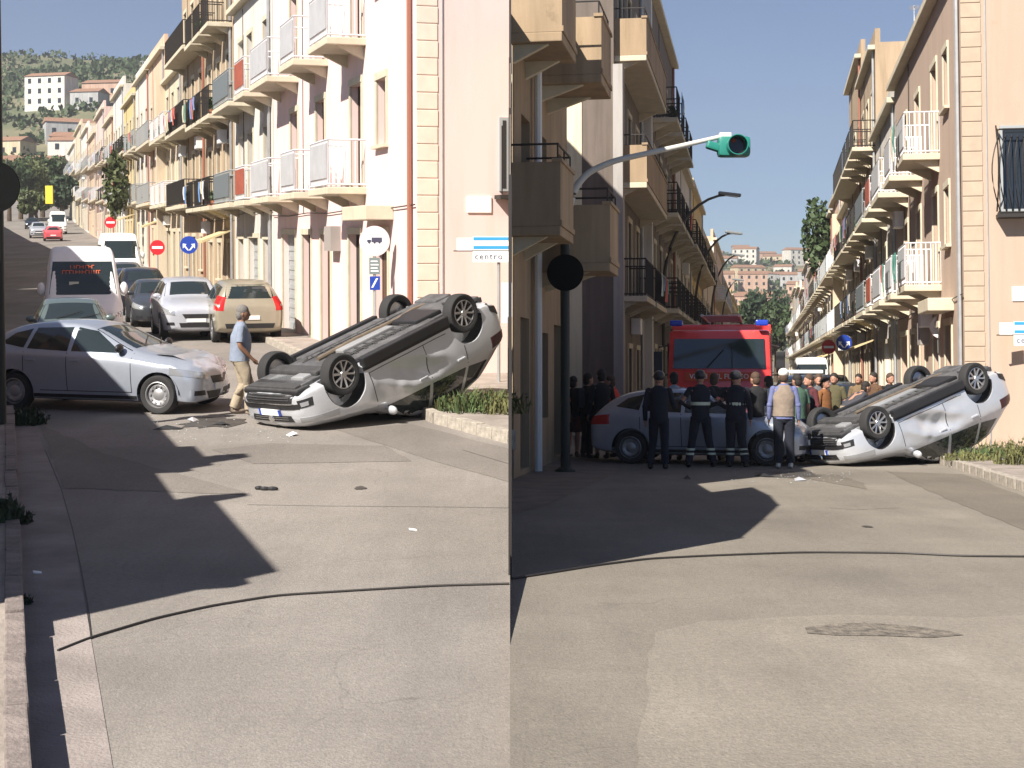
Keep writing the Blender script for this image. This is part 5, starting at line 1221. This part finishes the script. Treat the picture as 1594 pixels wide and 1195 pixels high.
# ---------------------------------------------------------------- plants
def tuft(fr, x, y, z, n, hgt, spr, m, lab, seed, name='weed_clump', cat='weeds'):
    rnd = random.Random(seed); b = MB()
    for i in range(n):
        a = rnd.uniform(0, 2*pi); r = spr*sqrt(rnd.random())*.6; bx, by = r*cos(a), r*sin(a); h = hgt*rnd.uniform(.15, 1)**1.3*(1.1-.7*r/spr); l = rnd.uniform(.1, .9)*h
        a2 = rnd.uniform(0, 2*pi); w = rnd.uniform(.006, .016); dx, dy = cos(a2)*l, sin(a2)*l; sx, sy = -sin(a2)*w, cos(a2)*w
        b.add([(bx-sx, by-sy, 0), (bx+sx, by+sy, 0), (bx+dx*.4+sx, by+dy*.4+sy, h*.6), (bx+dx*.4-sx, by+dy*.4-sy, h*.6), (bx+dx, by+dy, h)], [(0, 1, 2, 3), (3, 2, 4)])
        if rnd.random() < .5:
            q = .03; mm = Matrix.Translation((bx+dx*.6, by+dy*.6, h*.75)) @ rotm((rnd.uniform(0, 6), rnd.uniform(0, 6), 0)); b.add([(-q, 0, 0), (q, 0, 0), (0, q*1.6, 0)], [(0, 1, 2)], mm)
    o = b.build(name, m); tag(o, lab, cat); fr.put(o, x, y, z); return o
GR2 = mat('green_weed', (.07, .11, .035), rough=.8, var=.4, scale=5)
for i, (px, py, h, s, m, t) in enumerate(((728, 640, .55, .35, GR2, 'low green weeds on the pavement directly behind the overturned car boot'), (748, 636, .5, .35, GRASS, 'dry weeds under the direction sign'), (768, 634, .45, .3, GR2, 'green weeds at the foot of the sign poles'),
        (785, 642, .5, .3, GRASS, 'straw-coloured grass clump touching the seam between the streets'), (705, 636, .3, .3, GRASS, 'short dry grass close to the raised boot'))):
    p = FL.g(px, py, .15); tuft(FL, p.x, p.y, .15, 200, h*.85, s*2.1, m, t+', left street', i)
for i, (px, py, h, s, m, t) in enumerate(((1535, 712, .35, .5, GR2, 'low weeds between the kerb and the pink wall'), (1562, 710, .5, .5, GRASS, 'dry weeds at the foot of the pink wall'), (1588, 722, .7, .4, GRASS, 'tall straw-coloured bush at the right edge'), (1505, 716, .25, .4, GRASS, 'short dry grass by the overturned car boot'))):
    p = FR.g(px, py, .13); tuft(FR, p.x, p.y, .13, 220, h*.85, s*2.0, m, t+', right street', 20+i)
for i, (px, py, t) in enumerate(((30, 660, 'dark weeds at the foot of the left edge pole'), (6, 845, 'dark weeds growing from the kerb top'), (34, 815, 'small weed in the gutter'), (38, 940, 'tiny weed low in the gutter'))):
    p = FL.g(px, py); tuft(FL, p.x+(0 if i else .1), p.y, .0 if px > 20 else .22, 260 if i < 2 else 60, (.35, .28, .18, .1)[i], (.5, .3, .15, .1)[i], LEAFD, t+', left street', 50+i)
for px, py, t in ((643, 826, 'small white scrap of litter on the sunlit road'), (58, 893, 'pale scrap of litter in the shaded gutter')):
    p = FL.g(px, py); o = MB().cbox((0, 0, .012), (.07, .05, .012), (.1, .2, .4)).build('litter', SW); tag(o, t, 'litter'); FL.put(o, p.x, p.y)
for i, (px, py) in enumerate(((403, 762), (412, 763), (424, 763))):
    p = FL.g(px, py); o = MB().ell((0, 0, .02), (.05+.01*i, .035, .025), 8, 5).build('debris', BLACKP); tag(o, ['left', 'middle', 'right'][i]+'most of the three dark bits of debris beside the shadow tip', 'debris', 'debris on the road'); FL.put(o, p.x, p.y)
def tree(fr, x, y, z, H, R, lab, m, seed, n=2600, leaf=.16, cat='tree'):
    rnd = random.Random(seed); r = empty('tree', lab, cat)
    t = MB(); t.tube([(0, 0, 0), (.1, 0, H*.3), (0, .1, H*.6)], [R*.1, R*.075, R*.04], 8); cl = []
    for k in range(9):
        a = rnd.uniform(0, 2*pi); e = V(cos(a)*R*.6, sin(a)*R*.6, H*rnd.uniform(.55, .9)); t.tube([(0, 0, H*rnd.uniform(.3, .5)), e*.6+V(0, 0, H*.25), e], [R*.04, R*.025, R*.01], 5); cl.append(e)
    t.build('trunk', BARK, r, smooth=True); cl += [V(rnd.uniform(-.4, .4)*R, rnd.uniform(-.4, .4)*R, H*rnd.uniform(.6, .95)) for _ in range(8)]
    b = MB()
    for c in cl:
        q = foliage(c, (R*.42, R*.42, H*.16), n//len(cl), leaf, rnd); b.add(q.v, q.f)
    b.build('crown', m, r); fr.put(r, x, y, z); return r
T3 = mat('leaf_olive', (.085, .105, .035), rough=.7, var=.4, scale=.8)
for i, (px, py, Y, H, R, m) in enumerate(((48, 332, 235, 9, 4.5, T3), (66, 330, 250, 10.5, 4.5, LEAF), (32, 336, 240, 9, 4.2, T3), (98, 345, 205, 6.8, 2.2, LEAFD), (14, 340, 230, 9, 4, LEAF), (56, 335, 215, 5.0, 2.4, T3))):
    p = FL.d(px, py, Y); tree(FL, p.x, Y, riseL(Y)-.5, H, R, ['round olive-green tree at the top of the left street', 'tallest mid-green tree at the top of the left street', 'left olive-green tree at the end of the left street', 'small dark tree beside the far white van', 'green tree nearest the left edge', 'low olive tree in front of the tall ones'][i], m, i, 2600, .35)
for i, (px, Y, H, R, m) in enumerate(((1190, 250, 15, 5, LEAFD), (1207, 235, 12, 4, LEAF), (1172, 300, 14, 5, T3))):
    p = FR.d(px, 500, Y); tree(FR, p.x, Y, riseR(Y)-.5, H, R, ['dark green tree closing the right street', 'mid-green tree at the right of the street end', 'olive tree at the left of the street end'][i], m, 20+i, 2600, .4)
# roof plants on the far house, right street
p = FR.d(1272, 352, 100)
rp = tag(foliage((0, 0, 0), (1.0, 1.2, 2.6), 700, .22).build('climbing_plant', LEAF), 'shaggy green climbing plant hanging off the peach house, right street', 'plant'); FR.put(rp, p.x, 100, p.z-.6)
p = FL.d(181, 285, 96); rp = tag(foliage((0, 0, 0), (.8, 1, 2.2), 500, .2).build('climbing_plant', T3), 'yellow-green plant hanging on the facade, left street', 'plant'); FL.put(rp, p.x, 96, p.z)
# shop sign far up the left street
p = FL.d(74, 303, 188); o = MB().cbox((0, 0, 0), (.9, .2, 2.2)).build('shop_sign', mat('yellow_sign', (.75, .6, .05)), None, bevel=.03); tag(o, 'tall yellow shop sign far up the left street', 'sign'); FL.put(o, p.x+.2, 188, p.z)
# ---------------------------------------------------------------- hills
def hill(name, x0, x1, y0, y1, f, m, nx=70, ny=16, seed=1):
    from mathutils import noise
    b = MB()
    for j in range(ny+1):
        for i in range(nx+1):
            x = x0+(x1-x0)*i/nx; y = y0+(y1-y0)*j/ny; v = j/ny
            b.v.append((x, y, f(x, v)+noise.noise(Vector((x*.012, y*.012, seed)))*12*min(1, v*2)))
    for j in range(ny):
        for i in range(nx): b.f.append((j*(nx+1)+i, j*(nx+1)+i+1, (j+1)*(nx+1)+i+1, (j+1)*(nx+1)+i))
    o = b.build(name, m, smooth=True); o['kind'] = 'structure'; return o
HM = mat('hill_scrub', (.1, .115, .06), rough=.95, scale=.03, col2=(.22, .19, .12)); 
hill('hill', -700, -20, 290, 900, lambda x, v: 14+112*sin(min(1, v*1.2)*pi/2)+12*sin(x*.01), HM, seed=3)
hill('hill', -200, 900, 420, 1500, lambda x, v: -24+62*sin(min(1, v)*pi/2)+5*sin(x*.013), HM, seed=8)
hill('plain', -3500, 3500, 1450, 4800, lambda x, v: 8-60*v, HM, 20, 6, 5)
# far houses on the slopes
FARW = [plaster('far_'+n, c) for n, c in (('white', (.62, .6, .55)), ('cream', (.55, .46, .32)), ('rose', (.5, .34, .26)), ('grey', (.4, .4, .4)))]
def farhouse(wx, wy, wz, w, d, h, m, lab, grp, rz):
    r = empty('far_house', lab, 'house', grp); MB().box(-w/2, w/2, -d/2, d/2, -6, h).build('wall', m, r)
    MB().add([(-w/2-.3, -d/2-.3, h), (w/2+.3, -d/2-.3, h), (w/2+.3, d/2+.3, h), (-w/2-.3, d/2+.3, h), (-w/2, 0, h+1.5), (w/2, 0, h+1.5)], [(0, 1, 5, 4), (2, 3, 4, 5), (1, 2, 5), (3, 0, 4), (3, 2, 1, 0)]).build('roof', mat('roof_tile', (.3, .17, .11), var=.3), r)
    me = MB().box(-.5, .5, -.05, .05, -.7, .7).mesh('window'); n = max(2, int(w/3.2))
    for f in range(int(h/3)):
        for k in range(n):
            o = link(me, 'window', r, GLASS); o.location = (-w/2+w*(k+.5)/n, -d/2-.03, 1.6+3*f)
    r.location = (wx, wy, wz); r.rotation_euler = (0, 0, rz)
rnd = random.Random(4)
W3 = lambda px, py, Y: Vector(((px-CX)/F*Y, Y, CAMZ+(HZ-py)/F*Y))
dg_ = bpy.context.evaluated_depsgraph_get
colr = ['white', 'cream', 'rose', 'grey']
bpy.context.view_layer.update()
hh = [o for o in C.objects if o.name.startswith('hill')]
bv = [BVHTree.FromPolygons([o.matrix_world @ v.co for v in o.data.vertices], [p.vertices for p in o.data.polygons]) for o in hh]
def onhill(x, y):
    z = None
    for b_ in bv:
        q = b_.ray_cast(Vector((x, y, 500)), Vector((0, 0, -1)))[0]
        if q and (z is None or q.z > z): z = q.z
    return z
ONE = 'first second third fourth fifth sixth seventh eighth ninth tenth eleventh twelfth thirteenth fourteenth fifteenth sixteenth seventeenth eighteenth nineteenth'.split()
def nth(i): return ONE[i] if i < 19 else ('twentieth' if i == 19 else 'twenty-'+ONE[i-20] if i < 29 else 'thirtieth')
for i in range(22):
    px = 12+i*8.5+rnd.uniform(-3, 3); Y = rnd.uniform(300, 480); x = (px-CX)/F*Y; z = onhill(x, Y)
    if z is None: continue
    farhouse(x, Y, z, rnd.uniform(8, 14), 8, rnd.choice([4, 6.5, 9]), FARW[i % 4], f'small {colr[i % 4]} hillside house, {nth(i)} from the left above the left street', 'small hillside houses above the left street', rnd.uniform(-.4, .4))
for i in range(28):
    px = 1118+i*5.2+rnd.uniform(-2, 2); Y = rnd.uniform(480, 1150); x = (px-CX)/F*Y; z = onhill(x, Y)
    if z is None: continue
    farhouse(x, Y, z, rnd.uniform(8, 16), 9, rnd.choice([4, 6.5, 9]), FARW[i % 4], f'small {colr[i % 4]} house on the distant hill, {nth(i)} from the left, right street', 'small houses on the distant hill', rnd.uniform(-.4, .4))
b = MB()
for i in range(500):
    px = rnd.uniform(-10, 240); Y = rnd.uniform(300, 640); x = (px-CX)/F*Y; z = onhill(x, Y)
    if z is None: continue
    q = foliage((x, Y, z+1), (3, 3, 2), 14, 1.0, rnd); b.add(q.v, q.f)
for i in range(500):
    px = rnd.uniform(1100, 1300); Y = rnd.uniform(470, 1300); x = (px-CX)/F*Y; z = onhill(x, Y)
    if z is None: continue
    q = foliage((x, Y, z+1), (5, 5, 2.5), 12, 1.6, rnd); b.add(q.v, q.f)
o = b.build('hillside_bushes', LEAF); tag(o, 'scattered green bushes over the far hillsides', 'bushes', None, 'stuff')

# ---------------------------------------------------------------- crash debris
def scatter(fr, name, px0, px1, py0, py1, n, s, m, lab, seed):
    rnd = random.Random(seed); b = MB()
    for i in range(n):
        p = fr.g(rnd.uniform(px0, px1), rnd.uniform(py0, py1)); q = s*rnd.uniform(.3, 1.2)
        b.add([(-q, -q*.6, 0), (q, -q*.4, 0), (q*.3, q, 0), (-q*.7, q*.4, q*.5)], [(0, 1, 2), (0, 2, 3), (0, 3, 1), (1, 3, 2)], Matrix.Translation((p.x, p.y, .008)) @ Matrix.Rotation(rnd.uniform(0, 6), 4, 'Z'))
    o = b.build(name, m); o.matrix_world = fr.M; tag(o, lab, name.replace('_', ' '), None, 'stuff')
GB = mat('broken_glass', (.5, .55, .55), rough=.15, spec=.8)
scatter(FL, 'broken_glass', 225, 470, 646, 690, 150, .013, GB, 'glass crumbs scattered on the road between the crashed cars, left street', 1)
scatter(FR, 'broken_glass', 1130, 1330, 732, 752, 150, .013, GB, 'glass crumbs scattered in front of the crowd, right street', 2)
for i, (fr, px, py, l, w, m, t) in enumerate(((FL, 262, 668, .22, .09, BLACKP, 'black plastic bumper shard lying in front of the silver hatchback'), (FL, 300, 655, .12, .08, SILVER, 'small silver body shard near the walking man'), (FL, 345, 662, .16, .05, BLACKP, 'thin dark trim strip by the overturned car nose'),
        (FL, 455, 678, .1, .07, WHITEP, 'white plastic chip below the number plate'), (FR, 1190, 742, .2, .09, BLACKP, 'black bumper shard on the road before the capped man'), (FR, 1245, 748, .12, .08, SILVER, 'silver body chip left of the right overturned car'), (FR, 1070, 745, .14, .05, BLACKP, 'dark trim strip in the shade before the firefighters'))):
    p = fr.g(px, py); o = MB().add([(-l, -w, .0), (l*.8, -w*.6, .01), (l, w, .0), (-l*.6, w*.7, .03), (-l*.1, 0, .06)], [(0, 1, 4), (1, 2, 4), (2, 3, 4), (3, 0, 4), (3, 2, 1, 0)]).build('debris', m); tag(o, t, 'debris'); fr.put(o, p.x, p.y, .005, i*1.3)
# oil stains on the asphalt
OIL = mat('oil_stain', (.07, .062, .055), rough=.55, var=.4, scale=6)
for fr, px, py, r in ((FL, 330, 658, .5), (FL, 560, 760, .08), (FR, 1225, 738, .6), (FR, 1350, 820, .07)):
    p = fr.g(px, py); rn = random.Random(px); ph = [rn.uniform(.65, 1.1) for _ in range(22)]
    fr.sheet('oil_stain', [(p.x+r*ph[k]*cos(2*pi*k/22), p.y+r*1.6*ph[k]*sin(2*pi*k/22)) for k in range(22)], .0075, OIL)
# ---------------------------------------------------------------- haze
hz = MB().box(-900, 1100, -30, 1900, -60, 230).build('haze', None); hz.data.materials.clear(); hz['kind'] = 'stuff'; hz['label'] = 'thin pale haze over the far street ends and hills'
vm = bpy.data.materials.new('haze'); vm.use_nodes = True; vt = vm.node_tree; vt.nodes.clear()
vo = vt.nodes.new('ShaderNodeOutputMaterial'); vv = vt.nodes.new('ShaderNodeVolumePrincipled'); vv.inputs['Density'].default_value = .0004; vv.inputs['Color'].default_value = (.93, .95, 1, 1); vv.inputs['Anisotropy'].default_value = .3
vt.links.new(vv.outputs[0], vo.inputs['Volume']); hz.data.materials.append(vm)
